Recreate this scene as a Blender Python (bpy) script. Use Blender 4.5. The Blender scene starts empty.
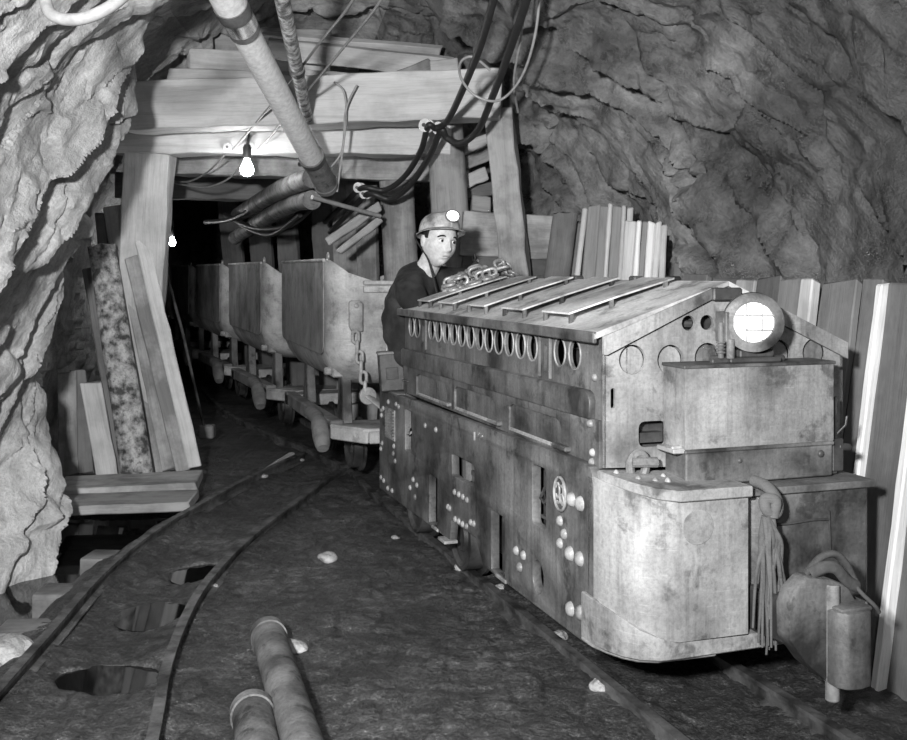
import bpy, bmesh, math, random
import numpy as np
from mathutils import Vector, Matrix, Euler, Quaternion
R = random.Random(7)
PI = math.pi
scn = bpy.context.scene
col = scn.collection
EYE = 1.32; FPX = 1050.0
def at(x, y, d):                      # point of the place seen at photo pixel (x, y), d metres into the tunnel
    return Vector(((x-453.5)/FPX*d, d, EYE-(y-272.0)/FPX*d))

# ------------------------------------------------------------------ mesh builder
class MB:
    def __init__(s): s.v = []; s.f = []; s.bev = []
    def add(s, vs, fs, M=None):
        o = len(s.v)
        s.v += [tuple(M @ Vector(p)) if M is not None else tuple(p) for p in vs]
        s.f += [tuple(i+o for i in f) for f in fs]
        return s
    def bx(s, x0, x1, y0, y1, z0, z1, M=None):
        vs = [(x0,y0,z0),(x1,y0,z0),(x1,y1,z0),(x0,y1,z0),(x0,y0,z1),(x1,y0,z1),(x1,y1,z1),(x0,y1,z1)]
        return s.add(vs, [(3,2,1,0),(4,5,6,7),(0,1,5,4),(1,2,6,5),(2,3,7,6),(3,0,4,7)], M)
    def prism(s, poly, z0, z1, M=None):           # poly counter-clockwise in xy, extruded along z
        n = len(poly)
        vs = [(p[0],p[1],z0) for p in poly]+[(p[0],p[1],z1) for p in poly]
        fs = [tuple(range(n-1,-1,-1)), tuple(range(n,2*n))]+[(i,(i+1)%n,n+(i+1)%n,n+i) for i in range(n)]
        return s.add(vs, fs, M)
    def cyl(s, p0, p1, r, n=16, r1=None, cap=True):
        return s.tube([p0,p1], [r, r if r1 is None else r1], n, cap=cap)
    def tube(s, pts, r, n=8, closed=False, cap=True, flat=1.0):
        P = [Vector(p) for p in pts]; m = len(P)
        rr = r if isinstance(r,(list,tuple)) else [r]*m
        T = []
        for i in range(m):
            a = P[(i-1)%m] if (closed or i>0) else P[i]
            b = P[(i+1)%m] if (closed or i<m-1) else P[i]
            t = (b-a); T.append(t.normalized() if t.length>1e-9 else Vector((0,0,1)))
        up = Vector((0,0,1)) if abs(T[0].z)<.9 else Vector((1,0,0))
        nrm = (up-T[0]*up.dot(T[0])).normalized()
        vs = []
        for i in range(m):
            if i>0:
                q = T[i-1].rotation_difference(T[i]); nrm = q @ nrm
                nrm = (nrm-T[i]*nrm.dot(T[i])).normalized()
            b = T[i].cross(nrm)
            for k in range(n):
                a = 2*PI*k/n
                vs.append(P[i]+(nrm*math.cos(a)*flat+b*math.sin(a))*rr[i])
        fs = []
        for i in range(m if closed else m-1):
            j = (i+1)%m
            for k in range(n):
                l = (k+1)%n
                fs.append((i*n+k,i*n+l,j*n+l,j*n+k))
        if cap and not closed:
            fs.append(tuple(range(n-1,-1,-1))); fs.append(tuple((m-1)*n+k for k in range(n)))
        return s.add(vs, fs)
    def lathe(s, prof, M=None, n=24):             # prof [(r, z)]; closed where r == 0
        vs = []; fs = []
        for (r,z) in prof:
            for k in range(n):
                a = 2*PI*k/n; vs.append((r*math.cos(a), r*math.sin(a), z))
        for i in range(len(prof)-1):
            for k in range(n):
                l = (k+1)%n; fs.append((i*n+k,i*n+l,(i+1)*n+l,(i+1)*n+k))
        if prof[0][0]>1e-6: fs.append(tuple(range(n-1,-1,-1)))
        if prof[-1][0]>1e-6: fs.append(tuple((len(prof)-1)*n+k for k in range(n)))
        return s.add(vs, fs, M)
    def dome(s, c, axis, r, h, n=10):
        q = Vector((0,0,1)).rotation_difference(Vector(axis).normalized()).to_matrix().to_4x4()
        pr = [(r*1.06,-.004)]+[(r*math.cos(a), h*math.sin(a)) for a in [k*PI/2/4 for k in range(4)]]+[(r*.02,h)]
        return s.lathe(pr, Matrix.Translation(Vector(c)) @ q, n)
    def build(s, name, mat, parent=None, bevel=0.0, seg=1, smooth=32, loc=None, rot=None, merge=True, M=None):
        bm = bmesh.new()
        vv = [bm.verts.new(p) for p in s.v]
        for f in s.f:
            try: bm.faces.new([vv[i] for i in f])
            except ValueError: pass
        if merge: bmesh.ops.remove_doubles(bm, verts=bm.verts, dist=2e-5)
        bmesh.ops.recalc_face_normals(bm, faces=bm.faces)
        if bevel > 0:
            ed = [e for e in bm.edges if len(e.link_faces)==2 and e.calc_face_angle(0)>math.radians(35)]
            bmesh.ops.bevel(bm, geom=ed, offset=bevel, segments=seg, profile=.5, affect='EDGES', clamp_overlap=True)
        me = bpy.data.meshes.new(name); bm.to_mesh(me); bm.free()
        return link(name, me, mat, parent, smooth, loc, rot, M)
def link(name, me, mat, parent=None, smooth=32, loc=None, rot=None, M=None):
    if mat is not None: me.materials.append(mat)
    if smooth:
        me.polygons.foreach_set('use_smooth', [True]*len(me.polygons))
        me.set_sharp_from_angle(angle=math.radians(smooth))
    o = bpy.data.objects.new(name, me); col.objects.link(o)
    if parent is not None: o.parent = parent
    if M is not None: o.matrix_local = M
    if loc is not None: o.location = loc
    if rot is not None: o.rotation_euler = rot
    return o
def tag(o, label=None, cat=None, group=None, kind=None):
    if label: o['label'] = label
    if cat: o['category'] = cat
    if group: o['group'] = group
    if kind: o['kind'] = kind
    return o
def empty(name, loc=(0,0,0), rz=0.0, label=None, cat=None, group=None):
    o = bpy.data.objects.new(name, None); col.objects.link(o)
    o.location = loc; o.rotation_euler = (0,0,rz); o.empty_display_size = .1
    return tag(o, label, cat, group)
def copy_tree(o, parent=None):
    c = o.copy(); col.objects.link(c)
    if parent is not None: c.parent = parent
    for ch in list(o.children): copy_tree(ch, c)
    return c
def circle(cx, cy, r, n=20, ry=None): return [(cx+r*math.cos(2*PI*k/n), cy+(ry or r)*math.sin(2*PI*k/n)) for k in range(n)]
def rrect(x0, x1, y0, y1, r, n=4):
    p = []
    for (cx,cy,a0) in ((x1-r,y1-r,0),(x0+r,y1-r,90),(x0+r,y0+r,180),(x1-r,y0+r,270)):
        for k in range(n+1):
            a = math.radians(a0+90*k/n); p.append((cx+r*math.cos(a), cy+r*math.sin(a)))
    return p
def plate(name, outer, holes, th, M, mat, parent=None, bev=0.0):   # sheet with cut-outs: outer/holes in xy, thickness along z, moved by M
    cu = bpy.data.curves.new('c','CURVE'); cu.dimensions = '2D'; cu.fill_mode = 'BOTH'; cu.extrude = th/2-bev
    cu.bevel_depth = bev; cu.bevel_resolution = 1; cu.offset = -bev
    for pl in [outer]+list(holes):
        sp = cu.splines.new('POLY'); sp.points.add(len(pl)-1); sp.use_cyclic_u = True
        for p,q in zip(sp.points, pl): p.co = (q[0],q[1],0,1)
    ob = bpy.data.objects.new('c', cu); col.objects.link(ob)
    dg = bpy.context.evaluated_depsgraph_get(); dg.update()
    me = bpy.data.meshes.new_from_object(ob.evaluated_get(dg))
    bpy.data.objects.remove(ob); bpy.data.curves.remove(cu)
    me.transform(M); me.name = name; me.materials.clear()
    bm = bmesh.new(); bm.from_mesh(me); bmesh.ops.remove_doubles(bm, verts=bm.verts, dist=1e-5); bmesh.ops.recalc_face_normals(bm, faces=bm.faces); bm.to_mesh(me); bm.free()
    return link(name, me, mat, parent, 30)
def basis(ex, ey, ez, o=(0,0,0)):
    M = Matrix(((ex[0],ey[0],ez[0],o[0]),(ex[1],ey[1],ez[1],o[1]),(ex[2],ey[2],ez[2],o[2]),(0,0,0,1)))
    return M
def spline(pts, n=8):                              # Catmull-Rom through points
    P = [Vector(p) for p in pts]; out = []
    for i in range(len(P)-1):
        a = P[max(i-1,0)]; b = P[i]; c = P[i+1]; d = P[min(i+2,len(P)-1)]
        for k in range(n):
            t = k/n
            out.append(.5*((2*b)+(c-a)*t+(2*a-5*b+4*c-d)*t*t+(3*b-a-3*c+d)*t**3))
    out.append(P[-1]); return out

# ------------------------------------------------------------------ numpy noise
_rs = np.random.RandomState(3)
_perm = _rs.permutation(256).astype(np.int64); _perm = np.concatenate([_perm,_perm,_perm])
_g = _rs.normal(size=(256,3)); _g /= np.linalg.norm(_g,axis=1)[:,None]
def gnoise(x, y, z, seed=0):
    xi = np.floor(x).astype(np.int64); yi = np.floor(y).astype(np.int64); zi = np.floor(z).astype(np.int64)
    fx, fy, fz = x-xi, y-yi, z-zi
    w = lambda t: t*t*t*(t*(t*6-15)+10)
    ux, uy, uz = w(fx), w(fy), w(fz); out = 0
    for a in (0,1):
        for b in (0,1):
            for c in (0,1):
                h = _perm[_perm[_perm[(xi+a+seed*17)&255]+((yi+b)&255)]+((zi+c)&255)]
                g = _g[h&255]
                d = g[...,0]*(fx-a)+g[...,1]*(fy-b)+g[...,2]*(fz-c)
                out = out + d*(ux if a else 1-ux)*(uy if b else 1-uy)*(uz if c else 1-uz)
    return out*1.6
def fbm(x, y, z, oct=4, seed=0, gain=.5):
    s = 0; a = 1; f = 1
    for k in range(oct):
        s = s + a*gnoise(x*f, y*f, z*f, seed+k); a *= gain; f *= 2.03
    return s
def hash1(i, seed=0):
    return _perm[(_perm[(i.astype(np.int64)+seed*31)&255]+i.astype(np.int64)*7)&255]/255.0
def grid_mesh(name, X, Y, Z, mat, flip=False, smooth=0):
    n, m = X.shape
    co = np.stack([X,Y,Z],-1).reshape(-1,3)
    idx = np.arange(n*m).reshape(n,m)
    q = np.stack([idx[:-1,:-1], idx[1:,:-1], idx[1:,1:], idx[:-1,1:]],-1).reshape(-1,4)
    if flip: q = q[:,::-1]
    me = bpy.data.meshes.new(name)
    me.vertices.add(len(co)); me.vertices.foreach_set('co', co.astype(np.float32).ravel())
    me.loops.add(q.size); me.loops.foreach_set('vertex_index', q.astype(np.int32).ravel())
    me.polygons.add(len(q)); me.polygons.foreach_set('loop_start', np.arange(0,q.size,4,dtype=np.int32))
    me.update(calc_edges=True); me.validate()
    o = link(name, me, mat, smooth=0)
    me.polygons.foreach_set('use_smooth', [True]*len(me.polygons))
    if smooth: me.set_sharp_from_angle(angle=math.radians(smooth))
    return o

# ------------------------------------------------------------------ materials (the photograph is black and white: greys only)
class NT:
    def __init__(s, name):
        s.m = bpy.data.materials.new(name); s.m.use_nodes = True; s.t = s.m.node_tree
        s.b = s.t.nodes['Principled BSDF']; s.L = s.t.links.new
        s.co = s.t.nodes.new('ShaderNodeTexCoord'); s.oi = s.t.nodes.new('ShaderNodeObjectInfo')
    def n(s, t, **k):
        nd = s.t.nodes.new(t)
        for a,b in k.items(): setattr(nd,a,b)
        return nd
    def coord(s, scale=(1,1,1), jitter=True):
        mp = s.n('ShaderNodeMapping'); mp.inputs['Scale'].default_value = scale
        s.L(s.co.outputs['Object'], mp.inputs['Vector'])
        if jitter:
            ml = s.n('ShaderNodeMath', operation='MULTIPLY'); s.L(s.oi.outputs['Random'], ml.inputs[0]); ml.inputs[1].default_value = 37.0
            s.L(ml.outputs[0], mp.inputs['Location'])
        return mp.outputs[0]
    def noise(s, vec, scale, detail=4, rough=.6, dist=0.0):
        nd = s.n('ShaderNodeTexNoise'); s.L(vec, nd.inputs['Vector'])
        nd.inputs['Scale'].default_value = scale; nd.inputs['Detail'].default_value = detail
        nd.inputs['Roughness'].default_value = rough; nd.inputs['Distortion'].default_value = dist
        return nd.outputs['Fac']
    def ramp(s, fac, stops):
        nd = s.n('ShaderNodeValToRGB'); e = nd.color_ramp.elements
        while len(e)<len(stops): e.new(.5)
        for el,(p,v) in zip(e, stops): el.position = p; el.color = (v,v,v,1)
        s.L(fac, nd.inputs[0]); return nd.outputs[0]
    def mix(s, a, b, fac, mode='MIX'):
        nd = s.n('ShaderNodeMix', data_type='RGBA', blend_type=mode, clamp_result=False)
        for sock,val in ((nd.inputs[6],a),(nd.inputs[7],b),(nd.inputs[0],fac)):
            if isinstance(val,(int,float)): sock.default_value = val if sock.type=='VALUE' else (val,val,val,1)
            else: s.L(val, sock)
        return nd.outputs[2]
    def math(s, op, a, b=0.0):
        nd = s.n('ShaderNodeMath', operation=op)
        for i,val in enumerate((a,b)):
            if isinstance(val,(int,float)): nd.inputs[i].default_value = val
            else: s.L(val, nd.inputs[i])
        return nd.outputs[0]
    def bump(s, h, strength=.5, dist=.01):
        nd = s.n('ShaderNodeBump'); nd.inputs['Strength'].default_value = strength; nd.inputs['Distance'].default_value = dist
        s.L(h, nd.inputs['Height']); s.L(nd.outputs[0], s.b.inputs['Normal'])
    def out(s, colr, rough, metal=0.0):
        if isinstance(colr,(int,float)): s.b.inputs['Base Color'].default_value = (colr,colr,colr,1)
        else: s.L(colr, s.b.inputs['Base Color'])
        if isinstance(rough,(int,float)): s.b.inputs['Roughness'].default_value = rough
        else: s.L(rough, s.b.inputs['Roughness'])
        s.b.inputs['Metallic'].default_value = metal
        return s.m
def mat_rock(name, lo, hi, rough, spec=.3, veins=.3, far_pale=0.0):
    t = NT(name); v = t.coord((1,1,1), False)
    a = t.noise(v, 1.3, 6, .62); b = t.noise(v, 7, 8, .72, .1); c = t.noise(v, 70, 4, .7)
    base = t.ramp(t.math('ADD', t.math('MULTIPLY',a,.55), t.math('MULTIPLY',b,.45)), [(.36,lo),(.5,(lo+hi)/2),(.64,hi)])
    if far_pale:                                            # rock colour turns paler with depth, beyond a ragged line
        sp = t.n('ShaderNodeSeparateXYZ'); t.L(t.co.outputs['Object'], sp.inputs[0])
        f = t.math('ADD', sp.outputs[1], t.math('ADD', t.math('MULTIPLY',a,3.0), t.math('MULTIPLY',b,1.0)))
        base = t.mix(base, t.ramp(t.math('MULTIPLY',t.math('SUBTRACT',f,6.0),.5),[(0.05,1.0),(.75,1+far_pale)]), 1.0, 'MULTIPLY')
    # fine grain stretched along the beds
    mp = t.n('ShaderNodeMapping'); mp.vector_type = 'TEXTURE'; mp.inputs['Rotation'].default_value = (.92,0,0); mp.inputs['Scale'].default_value = (1/5,1/2.0,1/20)
    t.L(t.co.outputs['Object'], mp.inputs['Vector'])
    g = t.noise(mp.outputs[0], 1.6, 8, .72, .15)
    base = t.mix(base, t.ramp(g,[(.3,.45),(.52,1.0),(.75,1.35)]), .75, 'MULTIPLY')
    base = t.mix(base, t.ramp(c,[(.3,.7),(.7,1.3)]), .6, 'MULTIPLY')
    e = t.noise(v, 190, 3, .7)
    h = t.math('ADD', t.math('MULTIPLY',b,.6), t.math('ADD', t.math('MULTIPLY',c,.32), t.math('ADD', t.math('MULTIPLY',g,.55), t.math('MULTIPLY',e,.10))))
    t.bump(h, .75, .03)
    t.b.inputs['Specular IOR Level'].default_value = spec
    rg = t.ramp(b,[(.35,max(rough-.25,.1)),(.65,min(rough+.2,1))])
    return t.out(base, rg)
def mat_wood(name, tone, var=.35, rough=.8, dirt=.5):
    t = NT(name); v = t.coord((.7,9,9)); w = t.coord((1,1,1))
    a = t.noise(v, 2.2, 6, .65, .5); b = t.noise(w, 3.0, 5, .65); c = t.noise(t.coord((2,60,60)), 3, 4, .7)
    base = t.ramp(a, [(.25,tone*.7),(.5,tone),(.75,min(tone*1.18,.95))])
    base = t.mix(base, t.ramp(c,[(.32,.72),(.5,1.03)]), .6, 'MULTIPLY')
    base = t.mix(base, t.ramp(b,[(.38,.35),(.56,1.0)]), dirt, 'MULTIPLY')
    rv = t.math('ADD', t.math('MULTIPLY', t.oi.outputs['Random'], var), 1-var/2)
    cb = t.n('ShaderNodeCombineColor'); [t.L(rv, cb.inputs[i]) for i in range(3)]
    base = t.mix(base, cb.outputs[0], 1.0, 'MULTIPLY')
    t.bump(t.math('ADD', a, t.math('MULTIPLY',c,.6)), .5, .006)
    return t.out(base, rough)
def mat_metal(name, dark, light, rough=.55, metal=.0, scale=4.0, streak=.5, spot=.5, bump=.35, cov=(.36,.62)):
    t = NT(name); v = t.coord((1,1,1)); L_ = t.math
    a = t.noise(v, scale*.9, 5, .55, .1); st = t.noise(v, scale*2.2, 9, .66, .2); c = t.noise(v, 85, 5, .7); e = t.noise(t.coord((30,30,2.2)), 1.5, 5, .7); sc = t.noise(t.coord((5,5,90)), 2.0, 3, .6)
    base = t.ramp(a, [(cov[0],dark),((cov[0]+cov[1])/2,(dark*.45+light*.55)),(cov[1],light)])
    base = t.mix(base, t.ramp(st,[(.36,.22),(.44,.85),(.6,1.05)]), spot, 'MULTIPLY')                 # stains
    base = t.mix(base, t.ramp(e,[(.32,.55),(.48,1.0),(.68,1.25)]), streak, 'MULTIPLY')                # runs of rust and dirt
    base = t.mix(base, t.ramp(c,[(.32,.62),(.5,1.0),(.70,1.3)]), spot*.8, 'MULTIPLY')                 # grit
    base = t.mix(base, t.ramp(sc,[(.62,1.0),(.70,1.45)]), .5, 'MULTIPLY')                             # scrapes
    t.bump(L_('ADD', L_('MULTIPLY',st,.5), L_('MULTIPLY',c,.4)), bump, .006)
    rg = t.ramp(st,[(.35,min(rough+.2,1)),(.6,max(rough-.1,.1))])
    return t.out(base, rg, metal)
def mat_flat(name, v, rough=.6, metal=0.0, bump=.15, nscale=30):
    t = NT(name); c = t.coord((1,1,1)); a = t.noise(c, nscale, 4, .65)
    base = t.ramp(a,[(.25,v*.7),(.75,min(v*1.25,.98))]); t.bump(a, bump, .004)
    return t.out(base, rough, metal)
def mat_emit(name, v, strength):
    t = NT(name); t.b.inputs['Emission Color'].default_value = (v,v,v,1); t.b.inputs['Emission Strength'].default_value = strength
    return t.out(.8, .4)
M = {}
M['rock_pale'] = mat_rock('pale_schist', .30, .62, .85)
M['rock_dark'] = mat_rock('dark_glossy_schist', .015, .10, .42, .55, far_pale=2.0)
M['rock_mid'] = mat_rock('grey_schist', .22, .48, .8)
M['wood'] = mat_wood('weathered_timber', .38, dirt=.75)
M['wood_pale'] = mat_wood('sawn_pale_timber', .52, .3, .75, .35)
M['wood_dark'] = mat_wood('old_dark_timber', .15, .35)
M['wood_dim'] = mat_wood('stained_lagging_timber', .20, .4)
M['wood_mud'] = mat_wood('muddy_timber', .22, .3, .85, .8)
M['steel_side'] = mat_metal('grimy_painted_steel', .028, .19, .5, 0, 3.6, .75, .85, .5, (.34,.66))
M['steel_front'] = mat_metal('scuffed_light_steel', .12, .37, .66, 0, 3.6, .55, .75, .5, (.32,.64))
M['steel_dim'] = mat_metal('stained_steel', .025, .19, .55, 0, 4, .4, .8, .5, (.36,.62))
M['steel_dark'] = mat_metal('oily_dark_steel', .02, .08, .45, 0, 6, .3, .5)
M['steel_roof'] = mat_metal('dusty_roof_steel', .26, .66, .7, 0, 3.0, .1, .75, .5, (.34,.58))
M['rivet'] = mat_metal('worn_rivet_steel', .14, .38, .45, 0, 12, .2, .4)
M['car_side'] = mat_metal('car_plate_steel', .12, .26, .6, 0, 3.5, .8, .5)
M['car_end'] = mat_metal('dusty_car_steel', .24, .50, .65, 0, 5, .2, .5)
M['chain'] = mat_metal('galvanised_chain', .25, .6, .4, .4, 20, .1, .4)
M['rail'] = mat_metal('muddy_rail_steel', .03, .16, .42, .2, 8, .1, .6)
M['pipe_white'] = mat_flat('whitewashed_duct', .85, .7, 0, .2, 40)
M['pipe_iron'] = mat_metal('scaly_iron_pipe', .05, .20, .55, 0, 6, .2, .9, .8)
M['porcelain'] = mat_flat('white_porcelain', .85, .25)
M['rubber'] = mat_flat('black_rubber', .025, .5)
M['wire_pale'] = mat_flat('pale_wire', .30, .5)
M['cloth_dark'] = mat_metal('dusty_dark_wool', .014, .05, .92, 0, 7, .3, .5, .5, (.4,.68))
M['black'] = mat_flat('flat_black', .01, .8)
# ------------------------------------------------------------------ camera and lights
cd = bpy.data.cameras.new('camera'); cam = bpy.data.objects.new('camera', cd); col.objects.link(cam)
cam.location = (0,0,EYE); cam.rotation_euler = (PI/2,0,0)
cd.sensor_fit = 'HORIZONTAL'; cd.sensor_width = 36.0; cd.lens = FPX/907*36; cd.shift_y = -98.0/907; cd.clip_start = .05
scn.camera = cam
vs = scn.view_settings; vs.view_transform = 'Standard'; vs.look = 'None'; vs.gamma = 1; vs.use_curve_mapping = False; vs.exposure = .2
w = bpy.data.worlds.new('world'); scn.world = w; w.use_nodes = True
w.node_tree.nodes['Background'].inputs[0].default_value = (.5,.5,.5,1); w.node_tree.nodes['Background'].inputs[1].default_value = .03
def lamp(name, kind, loc, energy, target=None, **k):
    l = bpy.data.lights.new(name, kind); l.energy = energy
    for a,b in k.items(): setattr(l,a,b)
    o = bpy.data.objects.new(name, l); col.objects.link(o); o.location = loc
    if target is not None:
        o.rotation_euler = (Vector(target)-Vector(loc)).to_track_quat('-Z','Y').to_euler()
    return o
lamp('flash_lamp', 'SPOT', (-.55,-.15,1.75), 1150, (-.45,5.5,1.5), spot_size=math.radians(95), spot_blend=.9, shadow_soft_size=.10)
lamp('added_fill_lamp', 'SPOT', (.5,.2,1.9), 55, (.8,5.0,1.0), spot_size=math.radians(100), spot_blend=.8, shadow_soft_size=.12)  # added fill for the locomotive's front and side, not a lamp of the place

# ------------------------------------------------------------------ tunnel rock (one skin of rock: left wall, ceiling, right wall)
PROF = [
 (-1.0, [(-2.15,-.3),(-2.05,.5),(-1.88,1.1),(-1.72,1.75),(-1.48,2.3),(-.9,2.8),(0,3.0),(1.2,2.9),(2.2,2.3),(2.7,1.3),(3.0,-.2)]),
 (1.5, [(-2.15,-.3),(-2.05,.5),(-1.88,1.1),(-1.70,1.75),(-1.45,2.3),(-.9,2.8),(0,3.0),(1.05,2.85),(1.85,2.3),(2.3,1.3),(2.6,-.2)]),
 (3.0, [(-2.12,-.3),(-2.05,.5),(-1.88,1.1),(-1.69,1.75),(-1.46,2.3),(-.95,2.8),(0,3.0),(.85,2.8),(1.5,2.35),(1.86,1.5),(2.1,-.2)]),
 (4.0, [(-2.14,-.3),(-2.07,.5),(-1.90,1.1),(-1.74,1.75),(-1.5,2.3),(-1.05,2.8),(-.3,3.0),(.45,2.8),(1.12,2.42),(1.5,1.75),(1.78,-.2)]),
 (5.0, [(-2.08,-.3),(-2.09,.42),(-1.93,.95),(-1.77,1.6),(-1.58,2.2),(-1.2,2.75),(-.6,3.05),(.1,2.8),(.75,2.38),(1.15,1.7),(1.42,-.2)]),
 (5.3,[(-2.15,-.3),(-2.12,.42),(-1.98,.95),(-1.83,1.6),(-1.63,2.2),(-1.25,2.72),(-.65,3.1),(.0,2.85),(.62,2.4),(1.03,1.7),(1.3,-.2)]),
 (5.7, [(-2.5,-.3),(-2.5,.5),(-2.4,1.1),(-2.25,1.7),(-1.95,2.25),(-1.45,2.75),(-.75,3.15),(-.15,2.9),(.45,2.45),(.94,1.7),(1.22,-.2)]),
 (6.6, [(-2.65,-.3),(-2.62,.5),(-2.55,1.1),(-2.4,1.7),(-2.2,2.25),(-1.6,2.85),(-.9,3.2),(-.3,3.1),(.24,2.6),(.74,1.75),(1.04,-.2)]),
 (7.6, [(-2.8,-.3),(-2.8,.5),(-2.75,1.1),(-2.65,1.7),(-2.4,2.25),(-1.9,2.7),(-1.2,2.9),(-.6,2.8),(-.1,2.45),(.3,1.6),(.5,-.2)]),
 (10., [(-3.3,-.3),(-3.3,.5),(-3.25,1.1),(-3.15,1.7),(-2.9,2.15),(-2.5,2.5),(-1.9,2.65),(-1.3,2.5),(-.85,2.1),(-.5,1.4),(-.35,-.2)]),
 (14., [(-5.2,-.3),(-5.2,.5),(-5.15,1.1),(-5.05,1.7),(-4.8,2.15),(-4.4,2.5),(-3.7,2.65),(-3.1,2.5),(-2.6,2.1),(-2.25,1.4),(-2.1,-.2)]),
 (19., [(-8.2,-.3),(-8.2,.5),(-8.1,1.1),(-8.0,1.7),(-7.7,2.15),(-7.2,2.5),(-6.5,2.65),(-5.9,2.5),(-5.4,2.1),(-5.1,1.4),(-5.0,-.2)]),
]
def hermite(xs, ys, x):               # monotone-ish cubic along axis 0, vectorised
    xs = np.asarray(xs,float); ys = np.asarray(ys,float)
    d = (ys[1:]-ys[:-1])/(xs[1:]-xs[:-1])[(...,)+(None,)*(ys.ndim-1)]
    m = np.concatenate([d[:1], np.where(d[1:]*d[:-1]>0, 2*d[1:]*d[:-1]/(d[1:]+d[:-1]+1e-12), 0), d[-1:]])
    i = np.clip(np.searchsorted(xs, x, side='right')-1, 0, len(xs)-2)
    h = xs[i+1]-xs[i]; t = (x-xs[i])/h
    sh = (...,)+(None,)*(ys.ndim-1); t = t[sh]; h = h[sh]
    return (2*t**3-3*t**2+1)*ys[i]+(t**3-2*t**2+t)*h*m[i]+(-2*t**3+3*t**2)*ys[i+1]+(t**3-t**2)*h*m[i+1]
ysamp = np.concatenate([np.linspace(-1,2.4,40,endpoint=False), np.linspace(2.4,7.2,360,endpoint=False), np.linspace(7.2,19,150)])
ctrl = hermite([p[0] for p in PROF], [p[1] for p in PROF], ysamp)      # (ny, 11, 2)
NTT = 640
seg = np.linspace(0,10,NTT)
prof = hermite(np.arange(11), np.transpose(ctrl,(1,0,2)), seg)         # (nt, ny, 2)
TX = prof[...,0].T.copy(); TZ = prof[...,1].T.copy(); TY = np.repeat(ysamp[:,None],NTT,1)
def normals(X,Y,Z):
    P = np.stack([X,Y,Z],-1)
    du = np.gradient(P,axis=0); dv = np.gradient(P,axis=1)
    n = np.cross(du,dv); return n/(np.linalg.norm(n,axis=-1,keepdims=True)+1e-12)
Nn = normals(TX,TY,TZ)
# beds of schist dipping towards the camera, each breaking off in a ragged ledge
def sstep(a,b,x): t = np.clip((x-a)/(b-a),0,1); return t*t*(3-2*t)
DIP = .92
q0 = TZ*math.cos(DIP)-TY*math.sin(DIP)-.25*TX*np.sign(-TX-.2)*0
rightness = sstep(5.6,7.2,seg)[None,:]*np.ones_like(TX)
warp = .10*fbm(TX*1.1,TY*1.1,TZ*1.1,2,5)+.022*fbm(TX*4.5,TY*4.5,TZ*4.5,2,9)
rid = np.abs(gnoise(TX*5.5,TY*5.5,TZ*5.5,15))
jag = .050*rid+.004*gnoise(TX*15,TY*15,TZ*15,16)
def beds(q, th, seed, rise=1.0, keep=.2):
    k = q/th; i = np.floor(k); f = k-i
    amp = hash1(i,seed)
    lat = np.clip(.7+2.2*gnoise(TX*.9+i*3.1,TY*.9,TZ*.9+i*1.7,seed),0,1.5)
    wd = .05/th; e = np.clip(f/wd,0,1)
    return ((1-f)**rise)*e*e*(3-2*e)*(keep+(1-keep)*amp)*lat
d = (.17+.02*rightness)*beds(q0+warp+jag,.37,21)+(.07-.025*rightness)*beds(q0+warp*1.15+jag*1.1+.05,.16,33,1.0,.0)+.012*beds(q0+warp*1.1+jag*.9,.05,41)
d += .07*fbm(TX*.7,TY*.7,TZ*.7,2,50)+.010*fbm(TX*4.2,TY*4.2,TZ*4.2,3,55)+.0035*fbm(TX*20,TY*20,TZ*20,2,60)
def worley(a, b, c, seed):
    ai, bi, ci = np.floor(a), np.floor(b), np.floor(c)
    f1 = np.full(a.shape,9.); f2 = np.full(a.shape,9.); pl = np.zeros(a.shape)
    for da in (-1,0,1):
        for db in (-1,0,1):
            for dc in (-1,0,1):
                i = (ai+da).astype(np.int64); j = (bi+db).astype(np.int64); k = (ci+dc).astype(np.int64)
                h = _perm[_perm[_perm[(i+seed)&255]+(j&255)]+(k&255)]
                ox = a-(i+.5+.42*_g[h&255,0]); oy = b-(j+.5+.42*_g[h&255,1]); oz = c-(k+.5+.42*_g[h&255,2])
                r = ox*ox+oy*oy+oz*oz; gg = _g[(h*3+91)&255]
                p = ox*gg[...,0]+oy*gg[...,1]*.7+oz*gg[...,2]+.25*(h/255.-.5)
                n1 = r<f1; f2 = np.where(n1,f1,np.minimum(f2,r)); pl = np.where(n1,p,pl); f1 = np.where(n1,r,f1)
    return pl, np.sqrt(f2)-np.sqrt(f1)
al = TY*math.cos(DIP)+TZ*math.sin(DIP)
qq = q0+warp*.8+.03*gnoise(TX*8,TY*8,TZ*8,17)
for (sa,sq,sx,am,sd) in ((.62,.26,.5,.085,3),(.24,.10,.2,.026,7)):
    p_, e_ = worley(al/sa+.18*gnoise(TX*3,TY*3,TZ*3,18),qq/sq,TX/sx,sd)
    d += am*p_*sstep(0,.16,e_)-am*.22*(1-sstep(0,.10,e_))
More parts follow.
